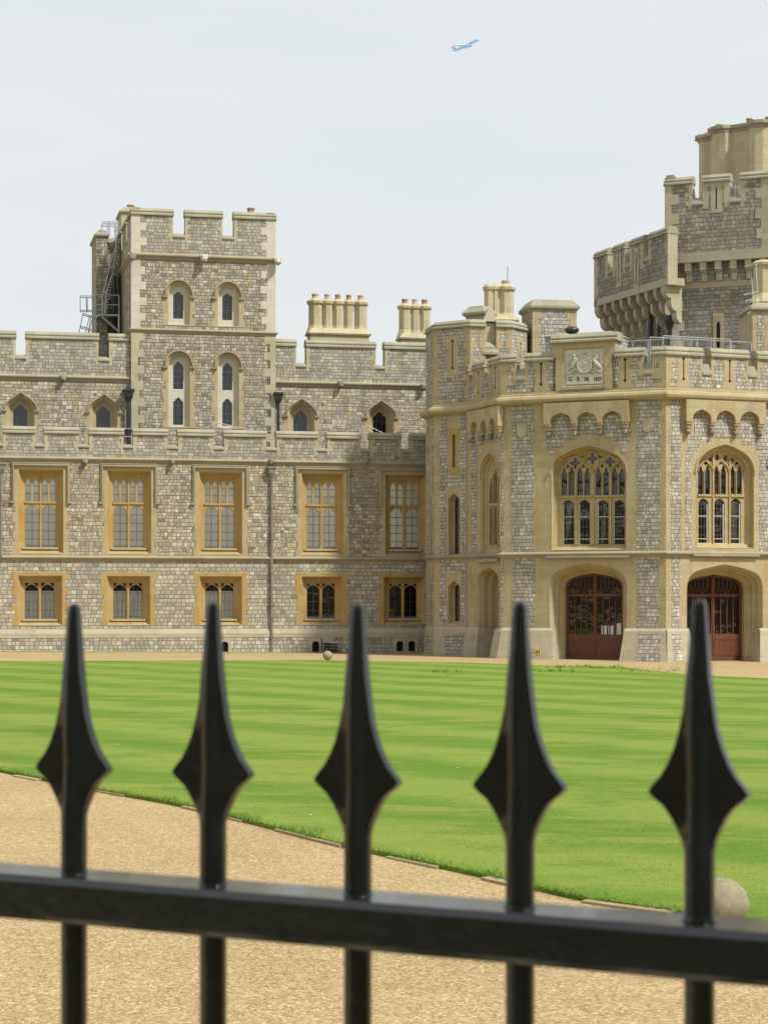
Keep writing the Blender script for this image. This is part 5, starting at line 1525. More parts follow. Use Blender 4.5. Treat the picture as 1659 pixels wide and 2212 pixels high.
for tri in (((850, 300), (905, 262), (905, 330), (885, 335)), ((1155, 270), (1215, 310), (1165, 335), (1155, 325)), ((795, 350), (822, 320), (850, 350), (825, 385)), ((992, 345), (1015, 315), (1040, 345), (1015, 380)), ((1205, 350), (1230, 320), (1258, 355), (1232, 385))):
    lights.append([q18(*p) for p in tri])
for x0, x1 in ((718, 918), (925, 1130), (1142, 1322)): ribarch(q18, x0, x1, 460, 305, .07)
for x, y1_ in ((920, 240), (1138, 245)): vrib(q18, x, 1440, y1_, .09)
for x in (803, 1013, 1225): vrib(q18, x, 765, 450, .035)
hv = q18(1000, 782)[1]; ribs.append(([(q18(715, 782)[0], hv), (q18(1342, 782)[0], hv)], .10))
bars = []; white = []
for xa, xb in ((728, 862), (940, 1075), (1152, 1292)):
    (ua, vb), (ub, va) = q18(xa, 1418), q18(xb, 840); bars.append((ua, ub, vb, va, 3, 5))
    v1_ = q18(xa, 1052)[1]; v2_ = q18(xa, 1355)[1]
    white += [(ub - .07, vb, ub, va - .2), (ua, v1_ - .018, ub, v1_ + .018), (ua, v2_ - .018, ub, v2_ + .018)]
cur = [([q18(1160, 860), q18(1180, 1150), q18(1190, 1400)], [q18(1290, 860), q18(1285, 1150), q18(1270, 1400)])]
tracery_window(ent, PR, mR, D2, .30, lights, ribs, V(PR, 18, 1080, 1480), bars=bars, curtains=cur, white=white)
ribs = []; lights = []; D3 = .34
wd = (bwL[1] - bwL[0]); n3 = 3; inn = .22; a_, b_ = bwL[0] + inn + .05, bwL[1] - inn - .05
zt3 = bwL[2] + (bwL[4] - bwL[2]) * .49
for k in range(n3):
    ua = a_ + (b_ - a_) * k / n3 + .05; ub = a_ + (b_ - a_) * (k + 1) / n3 - .05
    lights.append(arch(ua, ub, bwL[2] + .5, zt3 - .32, zt3 - .1, 'four', 12, .15))
    top_ = bwL[3] + (.55 if k == 1 else .1)
    lights.append(arch(ua, ub, zt3 + .1, top_ - .5, top_, 'lancet', 12, .25))
    if k: ribs.append(([((ua - .05), bwL[2] + .4), ((ua - .05), bwL[3] + .35)], .08))
ribs.append(([(a_, zt3), (b_, zt3)], .1))
tracery_window(ent, PL, mL, D3, inn, lights, ribs, bwL[2], bars=[(a_, b_, bwL[2] + .4, zt3 - .2, 9, 5)])
# surrounds of the right window etc. are the ashlar wall itself; turret lancets
for o_, mk, nm in ((lcT1, t1, 'lancet'), (lcT2, t2, 'lancet')):
    uc = (o_[0] + o_[1]) / 2
    pointed_window(ent, PT, uc, mk, 'lancet', 'ash', .38, inner=.11, light=[mk(.17)], hood=False, bars=(2, 8), name='lancet_window', glass='glass')
for mk, o_ in ((a1, lcA1), (a2, lcA2)):
    b = MB(); extr(b, PA, rect(o_[0] - .1, o_[2], o_[1] + .1, o_[4]), (), -.3, -.32); b.build('lancet_pane', M['glass_dark'], ent)
b = MB(); extr(b, PT, rect(slT[0] - .1, slT[2], slT[1] + .1, slT[3]), (), -.35, -.37); b.build('slit_back', M['slot'], ent)
# --- gates
def gate(pl, mk, o_, D, inset, name, sh, x_split, papers=()):
    b = MB(); prev = mk(0); pd = .016
    for i, d in ((.03, -.04), (inset * .33, -D * .22), (inset * .33, -D * .35), (inset * .55, -D * .45), (inset * .62, -D * .6), (inset, -D * .8), (inset, -D)):
        cur = mk(i); loft(b, pl, prev, pd, cur, d); prev, pd = cur, d
    rv = b.build('gate_arch', M['ash'], ent)
    ua, ub = o_[0] + inset, o_[1] - inset; uc = (ua + ub) / 2; zt = o_[4] - inset; z0 = gz(pl.xy(uc)[0]) + .02
    vs = o_[3]
    base = mk(inset)
    base = [(p[0], max(p[1], z0)) for p in base]
    H = zt - z0
    z_r = pl.q(sh, 870, 1215, -D)[1]; z_p0, z_p1 = z_r + .1, z_r + .1
    z_bot = pl.q(sh, 870, 1250, -D)[1]; z_top = pl.q(sh, 870, 1180, -D)[1]; z_tr = pl.q(sh, 870, 655, -D)[1]
    fr = MB()
    holes = []; panels = []
    for (p, q_) in ((ua + .14, uc - .09), (uc + .09, ub - .14)):
        holes.append(rect(p, z_top, q_, z_tr - .07))
        panels.append((p, z0 + .28, q_, z_bot))
        pts = [(p, z_tr + .07), (q_, z_tr + .07)]
        k = 8; up = []
        cu_ = arch(ua + .12, ub - .12, z0, vs, zt - .12, 'low', 30)[1:-1]
        for i in range(k + 1):
            u_ = q_ + (p - q_) * i / k
            z_ = max([c[1] for c in [min(cu_, key=lambda c: abs(c[0] - u_))]])
            up.append((u_, max(z_, z_tr + .1)))
        holes.append(pts + up)
    extr(fr, pl, base, holes, -D, -D - .12)
    g = fr.build('timber_gate', M['wood'], ent)
    for (p, v0_, q_, v1_) in panels:
        pa = MB(); n = 5
        band(pa, pl, [(p, v0_), (q_, v0_), (q_, v1_), (p, v1_), (p, v0_)], .05, -D + .025, -D)
        for i in range(1, n): boxp(pa, pl, p + (q_ - p) * i / n - .008, v0_, p + (q_ - p) * i / n + .008, v1_, -D + .010, -D)
        pa.build('gate_panel', M['wood'], g)
    mu = MB()
    for h in (holes[0], holes[2]):
        p, q_ = h[0][0], h[1][0]
        for i in range(1, 4): boxp(mu, pl, p + (q_ - p) * i / 4 - .022, z_top, p + (q_ - p) * i / 4 + .022, z_tr - .07, -D - .02, -D - .08)
    for h in (holes[1], holes[3]):
        p, q_ = h[0][0], h[1][0]
        for i in range(1, 6):
            u_ = p + (q_ - p) * i / 6; zt_u = min(h[2:], key=lambda c: abs(c[0] - u_))[1] - .02
            boxp(mu, pl, u_ - .015, z_tr + .32, u_ + .015, zt_u, -D - .02, -D - .08)
            pts = arch(u_ - (q_ - p) / 12, u_ + (q_ - p) / 12, z_tr + .02, z_tr + .12, z_tr + .36, 'lancet', 5)
            band(mu, pl, pts, .022, -D - .03, -D - .07)
    band(mu, pl, [(uc, z0), (uc, zt - .05)], .035, -D + .03, -D)
    mu.build('glazing_bars', M['wood'], g)
    gl = MB(); extr(gl, pl, rect(ua + .05, z_top - .1, ub - .05, zt - .1), (), -D - .085, -D - .09); gl.build('pane', M['glass_dark'], g)
    hg = MB()
    for z_ in (z0 + .22, z_tr - .02): boxp(hg, pl, ua + .02, z_ - .04, ua + .32, z_ + .04, -D + .02, -D); boxp(hg, pl, ub - .32, z_ - .04, ub - .02, z_ + .04, -D + .02, -D)
    hg.build('hinge', M['black_iron'], g)
    for (x0, y0, x1, y1) in papers:
        (pa_, va_), (pb2, vb_) = pl.q(sh, x0, y1, -D - .12), pl.q(sh, x1, y0, -D - .12)
        n_ = MB(); boxp(n_, pl, pa_, va_, pb2, vb_, -D - .07, -D - .08); n_.build('notice', M['paper'], g)
    th = MB(); boxp(th, pl, ua - .1, z0 - .06, ub + .1, z0 - .005, -D + .35, -D - .3); th.build('threshold', M['cope'], g)
    return g
gate(PM, gM, gtM, 1.2, .50, 'front', 15, 0, papers=((945, 1058, 1016, 1178), (1035, 1060, 1105, 1178), (1132, 1028, 1206, 1178)))
gate(PR, gR, gtR, 1.2, .50, 'right', 15, 0)
gate(PL, gL, gtL, 1.6, .35, 'left', 15, 0)
# --- battered plinth blocks
def plinth(pl, ua, ub, z1_, top=.14, bot=.55, mat='ash_pale', eL=0.0, eR=0.0, L0=True, R0=True):
    b = MB(); zb = -.9; zc_ = z1_ - .14
    T = [(ua, top), (ub, top)]
    def W(u, v, d): return pl.w(u, v, d)
    A = [W(ua - eL, zb, bot), W(ub + eR, zb, bot), W(ub, zc_, top), W(ua, zc_, top)]
    B_ = [W(ua, zc_, top), W(ub, zc_, top), W(ub, z1_, .005), W(ua, z1_, .005)]
    b.face(A, [(ua, zb), (ub, zb), (ub, zc_), (ua, zc_)]); b.face(B_, [(ua, zc_), (ub, zc_), (ub, z1_), (ua, z1_)])
    for (u, e_) in ((ua, -eL), (ub, eR)):
        b.face([W(u + e_, zb, bot), W(u, zc_, top), W(u, z1_, .005), W(u, z1_, -1.1), W(u + e_, zb, -1.1)])
    return b.build('plinth', M[mat], ent)
bo = .55; tn = math.tan(R(22.5))
kL, kR = gtM[0] + .18, gtM[1] - .05
plinth(PM, 0, gtM[0] + .22, zE_pl, .14, bo, eL=bo * tn, eR=.10)
plinth(PM, gtM[1] - .10, uC1, zE_pl, .14, bo, eL=.26, eR=bo * tn)
plinth(PR, 0, gtR[0] + .10, zE_pl, .14, bo, eL=bo * tn, eR=.22)
plinth(PR, gtR[1] - .22, uRe, zE_pl, .14, bo, eL=.28, eR=bo * tn)
plinth(PL, gtL[1] - .25, 0, zE_pl, .14, bo, eL=.12, eR=bo * tn)
plinth(PL, uJL, gtL[0] + .3, zE_pl, .10, .40, eR=.1)
plinth(PT, 0, uJT, zE_pl, .06, .12); plinth(PA, -2.2, 0, zE_pl, .06, .12); plinth(PE, 0, 7.5, zE_pl, .14, bo)
def basepanel(pl, ua, ub, zlo, zhi, ztop, top, bot, mat='strip'):
    """coursed panel lying on the battered plinth"""
    zb, zc_ = -.9, ztop - .14
    s = MB()
    def dd(z): return bot + (top - bot) * (z - zb) / (zc_ - zb) + .012
    out = toothed(ua, zlo, ub, zhi, .24, .14, rs)
    for p in tess(ccw(out)):
        s.face([pl.w(a, b_, dd(b_)) for a, b_ in p], p)
    out = ccw(out)
    for i in range(len(out)):
        a, c_ = out[i], out[(i + 1) % len(out)]
        s.face([pl.w(*a, dd(a[1])), pl.w(*c_, dd(c_[1])), pl.w(*c_, dd(c_[1]) - .03), pl.w(*a, dd(a[1]) - .03)])
    return s.build('rubble_panel', M[mat], ent)
basepanel(PM, U(PM, 6, 835, 1100, .4), U(PM, 6, 982, 1100, .4), Bz + .3, V(PM, 6, 900, 1035, .3), zE_pl, .14, bo)
basepanel(PR, U(PR, 16, 400, 1100, .4), U(PR, 16, 535, 1100, .4), Bz + .3, V(PR, 16, 450, 1162, .3), zE_pl, .14, bo)
basepanel(PM, U(PM, 6, 30, 1100, .4), U(PM, 6, 200, 1100, .4), Bz + .3, V(PM, 6, 100, 1130, .3), zE_pl, .14, bo)
basepanel(PT, U(PT, 13, 345, 1200, .1), uJT - .03, Bz + .3, V(PT, 13, 478, 1165, .1), zE_pl, .06, .12)
basepanel(PA, -1.8, -.15, Bz + .3, V(PT, 13, 478, 1165, .1), zE_pl, .06, .12)
# hydrant plate
hs = empty('hydrant_sign', PM.w(*PM.q(6, 215, 1160, .5), .5), 'small yellow plate with a black H low on the entrance tower plinth', 'sign')
zq = PM.q(6, 215, 1150, .48); b = MB(); dd_ = .49
def dat(z): return bo + (.14 - bo) * (z + .9) / (zE_pl - .14 + .9)
dz_ = dat(zq[1] - .12) + .025
boxp(b, PM, zq[0] - .11, zq[1] - .145, zq[0] + .11, zq[1] + .145, dz_, dz_ - .03); b.build('plate', M['yellow'], hs)
b = MB()
for x_ in (-.06, .06): boxp(b, PM, zq[0] + x_ - .018, zq[1] - .10, zq[0] + x_ + .018, zq[1] + .10, dz_ + .006, dz_)
boxp(b, PM, zq[0] - .06, zq[1] - .018, zq[0] + .06, zq[1] + .018, dz_ + .006, dz_); boxp(b, PM, zq[0] - .03, zq[1] - .09, zq[0] + .03, zq[1] - .07, dz_ + .006, dz_)
b.build('letter', M['black'], hs)
# --- turret head
zT0, zTt, zTc = zE_rt + .2, V(PT, 11, 690, 192), V(PT, 11, 690, 92)
sl_u = U(PB, 11, 893, 300), U(PB, 11, 1042, 300)
w = MB(); extr(w, PT, rect(0, zE_rt - .1, 2.3, zTt), (), 0, -.45, back=True); w.build('turret_parapet', M['strip'], ent)
w = MB(); extr(w, PA, rect(-2.2, zE_rt - .1, 0, zTt), (), 0, -.4, back=True); w.build('turret_parapet', M['strip'], ent)
w = MB(); extr(w, PB, rect(0, zE_mt - 1.5, sl_u[0], zTt), (), 0, -.5, back=True); w.build('turret_parapet', M['strip'], ent)
w = MB(); extr(w, PB, rect(sl_u[1], zE_mt - 1.5, 2.3, zTt), (), 0, -.5, back=True); w.build('turret_parapet', M['strip'], ent)
w = MB(); extr(w, PC, rect(0, zE_mt - 1.5, 1.7, zTt), (), 0, -.45, back=True); w.build('turret_parapet', M['strip'], ent)
tb2 = [tuple(V3), (V3.x - .1, V3.y + 1.8), (V3.x - 1.7, V3.y + 3.2), (V0.x + .8, V0.y + 4.0), tuple(Vm)]
w = MB(); prism(w, [tuple(Vm + Vector((.3, 0))), tuple(V0 + Vector((.35, .3))), tuple(V1 + Vector((0, .5))), tuple(V2 + Vector((-.1, .55))), tuple(V3 + Vector((-.5, .2)))] + tb2[1:4], zE_mt - 2.5, zTt - .6)
w.build('turret_core', M['strip'], ent)
Pd = Plane(V3.x, V3.y, 101)
w = MB(); extr(w, Pd, rect(0, zE_mt - 1.5, 1.8, zTt), (), 0, -.45, back=True); w.build('turret_parapet', M['strip'], ent)
cpf = cope_prof(.5, zTc - zTt, .12)
w = MB(); sweep(w, [tuple(Vm), tuple(V0), tuple(V1), PB.xy(sl_u[0] + .03)], [(d, z + zTt) for d, z in cpf]); w.build('coping', M['cope'], ent)
w = MB(); sweep(w, [PB.xy(sl_u[1] - .03), tuple(V2), tuple(V3), Pd.xy(1.8)], [(d, z + zTt) for d, z in cpf]); w.build('coping', M['cope'], ent)
w = MB(); boxp(w, PB, sl_u[0], zE_mt - 1.0, sl_u[1], V(PB, 11, 960, 130), -.36, -.9); w.build('slot_back', M['ash_chim'], ent)
w = MB(); zc_ = V(PB, 11, 960, 118); frustum(w, [PB.xy(sl_u[0] - .1, -.2), PB.xy(sl_u[1] + .1, -.2), PB.xy(sl_u[1] + .1, -1.3), PB.xy(sl_u[0] - .1, -1.3)], zc_, [PB.xy(sl_u[0] + .3, -.5), PB.xy(sl_u[1] - .1, -.5), PB.xy(sl_u[1] - .1, -1.2), PB.xy(sl_u[0] + .3, -1.2)], zc_ + .75); w.build('slot_cap', M['cope'], ent)
w = MB(); zs_ = V(PB, 11, 960, 565); sweep(w, [PB.xy(sl_u[0] - .1), PB.xy(sl_u[1] + .1)], [(-.4, zs_), (.08, zs_), (.08, zs_ + .12), (-.02, zs_ + .3), (-.02, zs_ + .42), (-.36, zs_ + .75)]); w.build('slot_sill', M['cope'], ent)
for pl, u, sd, v1_ in ((PT, 0, 1, zTt), (PT, 2.3, -1, zTt), (PB, 0, 1, zTt), (PB, sl_u[0], -1, zTt), (PB, sl_u[1], 1, zTt), (PB, 2.3, -1, zTt), (PC, 0, 1, zTt), (PC, 1.7, -1, zTt), (PA, 0, -1, zTt)):
    q_ = MB(); quoins(q_, pl, u, sd, zE_rt + .2 if pl in (PT, PA) else zE_mt - 1.4, v1_, .4, (.16, .34) if pl is not PT else (.24, .4), .014, .03, rs); q_.build('corner_quoins', M['ash'], ent)
slit(PT, U(PT, 11, 458, 700), V(PT, 11, 458, 745), V(PT, 11, 458, 385), .34)
slit(PC, .95, V(PC, 11, 1315, 600), V(PC, 11, 1315, 410), .2)
# surround of turret slit lower down
out = [(U(PT, 4, x, y), V(PT, 4, 1180, y)) for x, y in ((1143, 328), (1214, 328), (1214, 300), (1204, 280), (1204, 140), (1216, 120), (1216, 45), (1143, 45), (1143, 120), (1154, 140), (1154, 280), (1143, 300))]
s = MB(); extr(s, PT, out, [rect(slT[0], slT[2], slT[1], slT[3])], .018, -.02); s.build('surround', M['ash_warm'], ent)
for mk, o_, sh in ((t1, lcT1, 12), (t2, lcT2, 13)):
    s = MB(); extr(s, PT, toothed(o_[0] - .12, o_[2] - .1, o_[1] + .12, o_[4] + .38, .3, .05, rs), [mk()], .018, -.02); s.build('surround', M['ash'], ent)
# turret chimney
Pk = PB.shifted(-1.5)
k_ = lambda x, y=640: Pk.q(3, x, y)[0]
kz = lambda y: Pk.q(3, 1480, y)[1]
chimney(ent, Pk, 0, (k_(1398), k_(1572), zTt - 1, kz(352)), [(k_(1390), k_(1440)), (k_(1430), k_(1480)), (k_(1478), k_(1560))], 0, kz(322), kz(158), kz(112), [None, None, 'pot_buff'], pot_h=.18)
w = MB(); p = Pk.w(k_(1530), kz(100), -.5); tube(w, p, p + Vector((0, 0, Pk.q(3, 1530, 0)[1] - kz(100))), .018, 5); w.build('lightning_rod', M['black_iron'], ent)
Pg = PT.shifted(-1.2)
block(ent, Pg, Pg.q(3, 1255, 310)[0], Pg.q(3, 1365, 310)[0], 0, -1.1, zTt - .5, Pg.q(3, 1310, 322)[1], 'turret_finial', 'ash_pale', caph=.6, o=.15)
# stack block behind
Pq_ = Plane((1086.3 + 185 / 2.8964 - CX) / F * 112.5, 112.5, 11)
qw = Pq_.q(5, 458, 200)[0]; qt = Pq_.q(5, 300, 88)[1]
b4 = block(ent, Pq_, 0, qw, 0, -2.3, zE_sill - .6, qt, 'chimney_block', 'strip', caph=.62, o=.16)
q_ = MB(); quoins(q_, Pq_, 0, 1, zE_sill - .4, qt, .5, (.34, .5), .014, .05, rs); q_.build('quoins', M['ash'], b4)
q_ = MB(); quoins(q_, Pq_, qw, -1, zE_sill - .4, qt, .5, (.38, .55), .014, .05, rs); q_.build('quoins', M['ash'], b4)
# raised roof behind the crest, floodlight, roof rails
Ph = PM.shifted(-2.2)
block(ent, Ph, Ph.q(5, 262, 300)[0], Ph.q(5, 690, 300)[0], 0, -2.5, zE_sill - .5, Ph.q(5, 450, 250)[1], 'roof_block', 'strip', caph=.2, o=.06)
fl = PM.shifted(-1.2); fu, fv = fl.q(5, 430, 205)
lmp = empty('floodlight', fl.w(fu, fv - .3, 0), 'dark domed floodlight perched on the roof behind the coat of arms parapet', 'floodlight')
b = MB(); ball(b, fl.w(fu, fv - .05, 0), .38, 16, 10, (1, .8, .55)); b.build('housing', M['black_iron'], lmp, smooth=True)
b = MB(); boxp(b, fl, fu - .1, fv - .5, fu + .1, fv - .2, .1, -.1); b.build('foot', M['black_iron'], lmp)
Pr1, Pr2 = PM.shifted(-1.6), PR.shifted(-1.6)
rr_ = empty('roof_guard_rail', Pr2.w(1, zE_sill, 0), 'pale steel guard rails around the roof behind the entrance tower battlements', 'handrail')
def railrun(pl, u0_, u1_, v0_, v1_, n, d=0):
    b = MB(); tube(b, pl.w(u0_, v1_, d), pl.w(u1_, v1_, d), .025, 6); tube(b, pl.w(u0_, (v0_ + v1_ * 2) / 3, d), pl.w(u1_, (v0_ + v1_ * 2) / 3, d), .02, 6); b.build('rail', M['galv'], rr_)
    for i in range(n + 1):
        b = MB(); u = u0_ + (u1_ - u0_) * i / n; tube(b, pl.w(u, v0_, d), pl.w(u, v1_, d), .028, 6); b.build('post', M['galv'], rr_)
zrt = Pr2.q(5, 1100, 252)[1]
railrun(Pr1, Pr1.q(5, 715, 300)[0], Pr1.q(5, 1000, 300)[0], zE_sill - .3, Pr1.q(5, 900, 275)[1], 3)
railrun(Pr2, Pr2.q(5, 1000, 300)[0], Pr2.q(5, 1420, 300)[0], zE_sill - .3, zrt, 4)
railrun(Pr2, Pr2.q(5, 1000, 300)[0], Pr2.q(5, 1640, 300)[0], zE_sill - .3, zrt + .1, 5, -1.4)
# pale lightning tape down the turret corner
b = MB(); tj = Plane(J.x, J.y, -50)
tube(b, tj.w(0, zE_pl - .1, .08), tj.w(0, zE_rb - .2, .06), .022, 6); b.build('lightning_tape', M['galv'], ent)

# ================================================================ GREAT TOWER behind on the right
GY = 123.0
GP = Plane((1451.3 - CX) / F * GY, GY, -22.5)
GL = Plane(GP.X, GP.Y, -69.5)
great = empty('great_tower', (GP.X + 5, GP.Y + 5, 0), 'tall grey machicolated tower with battlements rising behind the entrance tower', 'tower')
gq = lambda x, y, off=0: GP.q(7, x, y, off)
lq = lambda x, y, off=0: GL.q(7, x, y, off)
OV = .5
z_cb = gq(1200, 1465)[1]; z_cs = gq(1200, 1290, OV)[1]; z_bl = gq(1200, 1215, OV)[1]
gs = gq(1080, 835, OV)[1]; gm = gq(930, 668, OV)[1]
guR = gq(1659, 1000)[0] + 7
w = MB(); extr(w, GP, rect(0, 8, guR, z_cs), (), 0, -.6); w.build('front_wall', M['keep'], great)
pG = GP.shifted(OV); u0g = gq(815, 900, OV)[0]
q7 = lambda x, y=700: GP.q(7, x, y, OV)[0]
parapet(great, pG, u0g, guR, z_cs, gs, gm, [(u0g, q7(1035)), (q7(1122), q7(1340)), (q7(1430), q7(1740)), (q7(1830), q7(2050)), (q7(2140), guR)], .6, 'keep', 'ash_pale', .45, .46, .12, (.3, .5), 51)
b = MB(); boxp(b, pG, u0g - .01, z_cs - .02, guR, z_bl, .02, -OV - .1); b.build('cornice_band', M['ash_pale'], great)
q_ = MB(); quoins(q_, pG, u0g, 1, z_bl, gm, .62, (.42, .78), .03, .1, rs); q_.build('quoins', M['ash_pale'], great)
q_ = MB(); quoins(q_, pG, q7(1659), -1, z_bl, gm, .62, (.42, .75), .02, .1, rs); q_.build('quoins', M['ash_pale'], great)
q_ = MB(); quoins(q_, GP, 0, 1, 10, z_cb - .4, .62, (.40, .68), .02, .1, rs); q_.build('lower_quoins', M['ash_white'], great)
b = MB(); boxp(b, GP, -.05, z_cb - .32, guR, z_cb + .02, .03, -.05); b.build('corbel_course', M['ash'], great)
x = 997
us_ = []
while True:
    u = gq(x, 1380, OV)[0]
    if u > guR: break
    us_.append(u); x += 123
for u in us_:
    c = MB(); zmid = gq(1000, 1372, OV)[1]
    boxp(c, GP, u - .19, zmid, u + .19, z_cs, OV - .05, 0); boxp(c, GP, u - .19, zmid - .1, u + .19, zmid, OV - .2, 0); boxp(c, GP, u - .17, z_cb + .05, u + .17, zmid - .1, OV - .38, 0); boxp(c, GP, u - .19, z_cb - .02, u + .19, z_cb + .05, OV - .5, 0)
    c.build('corbel', M['ash_pale'], great)
slv = gq(1250, 1790), gq(1250, 2000)
su = MB(); u_ = slv[0][0]; extr(su, GP, [(u_ - .32, slv[1][1] - .5), (u_ + .36, slv[1][1] - .5), (u_ + .30, slv[0][1]), (u_ + .34, slv[0][1] + .5), (u_ - .34, slv[0][1] + .5), (u_ - .3, slv[0][1])], (), .03, 0)
so = su.build('slit_window', M['ash'], great)
s = MB(); extr(s, GP, arch(u_ - .11, u_ + .11, slv[1][1], slv[0][1] - .2, slv[0][1], 'round', 6), (), .034, 0); s.build('slot', M['slot'], so)  # dark shape laid on the surround in place of a shaded opening
slit_u = GP.q(7, 1232, 780, OV)
s_ = MB(); sv0, sv1 = GP.q(7, 1232, 870, OV)[1], GP.q(7, 1232, 695, OV)[1]
extr(s_, pG, [(slit_u[0] - .34, sv0 - .2), (slit_u[0] + .34, sv0 - .2), (slit_u[0] + .34, gm), (slit_u[0] - .34, gm)], [rect(slit_u[0] - .04, sv0, slit_u[0] + .04, sv1)], .02, -.02); so = s_.build('arrow_slit', M['ash_pale'], great)
s_ = MB(); boxp(s_, pG, slit_u[0] - .05, sv0, slit_u[0] + .05, sv1, .008, 0); s_.build('slot', M['slot'], so)  # dark plate just behind the slit, shade put into its colour
# left flank, overhanging on three-step corbels
OL = 1.1
uLe = GL.q(7, 238, 1300, OL)[0]
gLp = GL.shifted(OL)
zl_b = GL.q(7, 820, 1490, OL)[1]; zl_m = GL.q(7, 780, 1085, OL)[1]; zl_s = GL.q(7, 680, 1290, OL)[1]; zl_t = GL.q(7, 780, 1032, OL)[1]
glr = GL.q(7, 838, 1100, OL)[0]
l7 = lambda x, y=1150: GL.q(7, x, y, OL)[0]
mg = [(uLe, l7(345)), (l7(388), l7(488)), (l7(527), l7(635)), (l7(680), glr)]
parapet(great, gLp, uLe, glr, zl_b, zl_s, zl_m, mg, .6, 'keep', 'ash_pale', .40, .44, .12, (.3, .5), 52)
b = MB(); boxp(b, gLp, uLe, zl_b - .02, glr, zl_b + .42, .03, -OL); b.build('cornice_band', M['ash_pale'], great)
q_ = MB(); quoins(q_, gLp, uLe, 1, zl_b, zl_m, .6, (.4, .7), .03, .1, rs); q_.build('quoins', M['ash_pale'], great)
q_ = MB(); quoins(q_, gLp, glr, -1, zl_b, zl_m, .6, (.15, .32), .02, .62, rs); q_.build('quoins', M['ash_pale'], great)
for x in (436, 580):
    u = l7(x, 1300); va, vb = GL.q(7, x, 1480, OL)[1], GL.q(7, x, 1210, OL)[1]
    s_ = MB(); extr(s_, gLp, rect(u - .3, va - .2, u + .3, vb + .2), [rect(u - .05, va, u + .05, vb)], .03, -.02); so = s_.build('arrow_slit', M['ash_pale'], great)
    s_ = MB(); boxp(s_, gLp, u - .06, va, u + .06, vb, .01, 0); s_.build('slot', M['slot'], so)  # slit depth is only a dark plate coloured like shade
w = MB(); extr(w, GL, rect(uLe + .9, 8, 0, zl_b), (), 0, -.6); w.build('flank_wall', M['keep'], great)
def quart(c, pl, u, w_, z, d0_, d1_, h):
    """rounded corbel stone"""
    pts = [(d0_, z + h), (d1_, z + h), (d1_, z + h * .55), (d1_ - .08, z + h * .25), (d1_ - .25, z + .02), (d0_, z)]
    for k in range(len(pts)):
        a, b_ = pts[k], pts[(k + 1) % len(pts)]
        c.face([pl.w(u - w_, a[1], a[0]), pl.w(u + w_, a[1], a[0]), pl.w(u + w_, b_[1], b_[0]), pl.w(u - w_, b_[1], b_[0])])
    c.face([pl.w(u - w_, p[1], p[0]) for p in pts]); c.face([pl.w(u + w_, p[1], p[0]) for p in reversed(pts)])
n = 8
for i in range(n + 1):
    u = uLe + .28 + (glr - uLe - .9) * i / n
    c = MB(); w_ = .15 if 0 < i < n else .30
    quart(c, GL, u, w_, zl_b - .75, 0, OL, .75); quart(c, GL, u, w_, zl_b - 1.5, 0, OL * .66, .76); quart(c, GL, u, w_, zl_b - 2.2, 0, OL * .33, .72)
    c.build('corbel', M['ash_pale'], great)
# return of the overhang's far end and the main body
w = MB(); far_a = gLp.xy(uLe); far_b = GL.xy(uLe, 0)
prism(w, [gLp.xy(uLe + .01, -.02), GL.xy(uLe + .01, -.4), (far_b[0] + 4, far_b[1] + 3), (far_a[0] + 2, far_a[1] + 4)], zl_b, zl_m); w.build('rear_wall', M['keep'], great)
w = MB(); prism(w, [GP.xy(.5, -.4), GP.xy(guR, -.4), GP.xy(guR, -14), GL.xy(uLe + 1, -2), GL.xy(uLe + 1, -.4)], 6, z_cs - .1); w.build('core', M['keep'], great)
w = MB(); prism(w, [pG.xy(u0g, -.05), pG.xy(u0g, -3.5), pG.xy(u0g + 1, -3.5), pG.xy(u0g + .9, -.05)], zl_m - .2, gm); w.build('side_wall', M['keep'], great)
w = MB(); sweep(w, [pG.xy(u0g, -3.4), pG.xy(u0g, 0)], [(d, z + gm) for d, z in cope_prof(.6, .62, .12)]); w.build('coping', M['cope'], great)
# black pipes and hopper in the re-entrant
for x, r_, y0, y1 in ((722, .16, 1930, 1640), (790, .10, 1930, 1700)):
    b = MB(); u = GL.q(7, x, 1800)[0]; tube(b, GL.w(u, GL.q(7, x, y0)[1], .25), GL.w(u, GL.q(7, x, y1)[1] + .5, .25), r_, 10); b.build('downpipe', M['black_iron'], great)
b = MB(); u, v = GL.q(7, 850, 1850, .3); c_ = GL.w(u, v, .3); tube(b, c_ + Vector((0, 0, -1.6)), c_, .12, 10); tube(b, c_, c_ + Vector((0, 0, .5)), .16, 10, .34); tube(b, c_ + Vector((0, 0, .5)), c_ + Vector((0, 0, .8)), .36, 10); b.build('hopper_head', M['black_iron'], great)
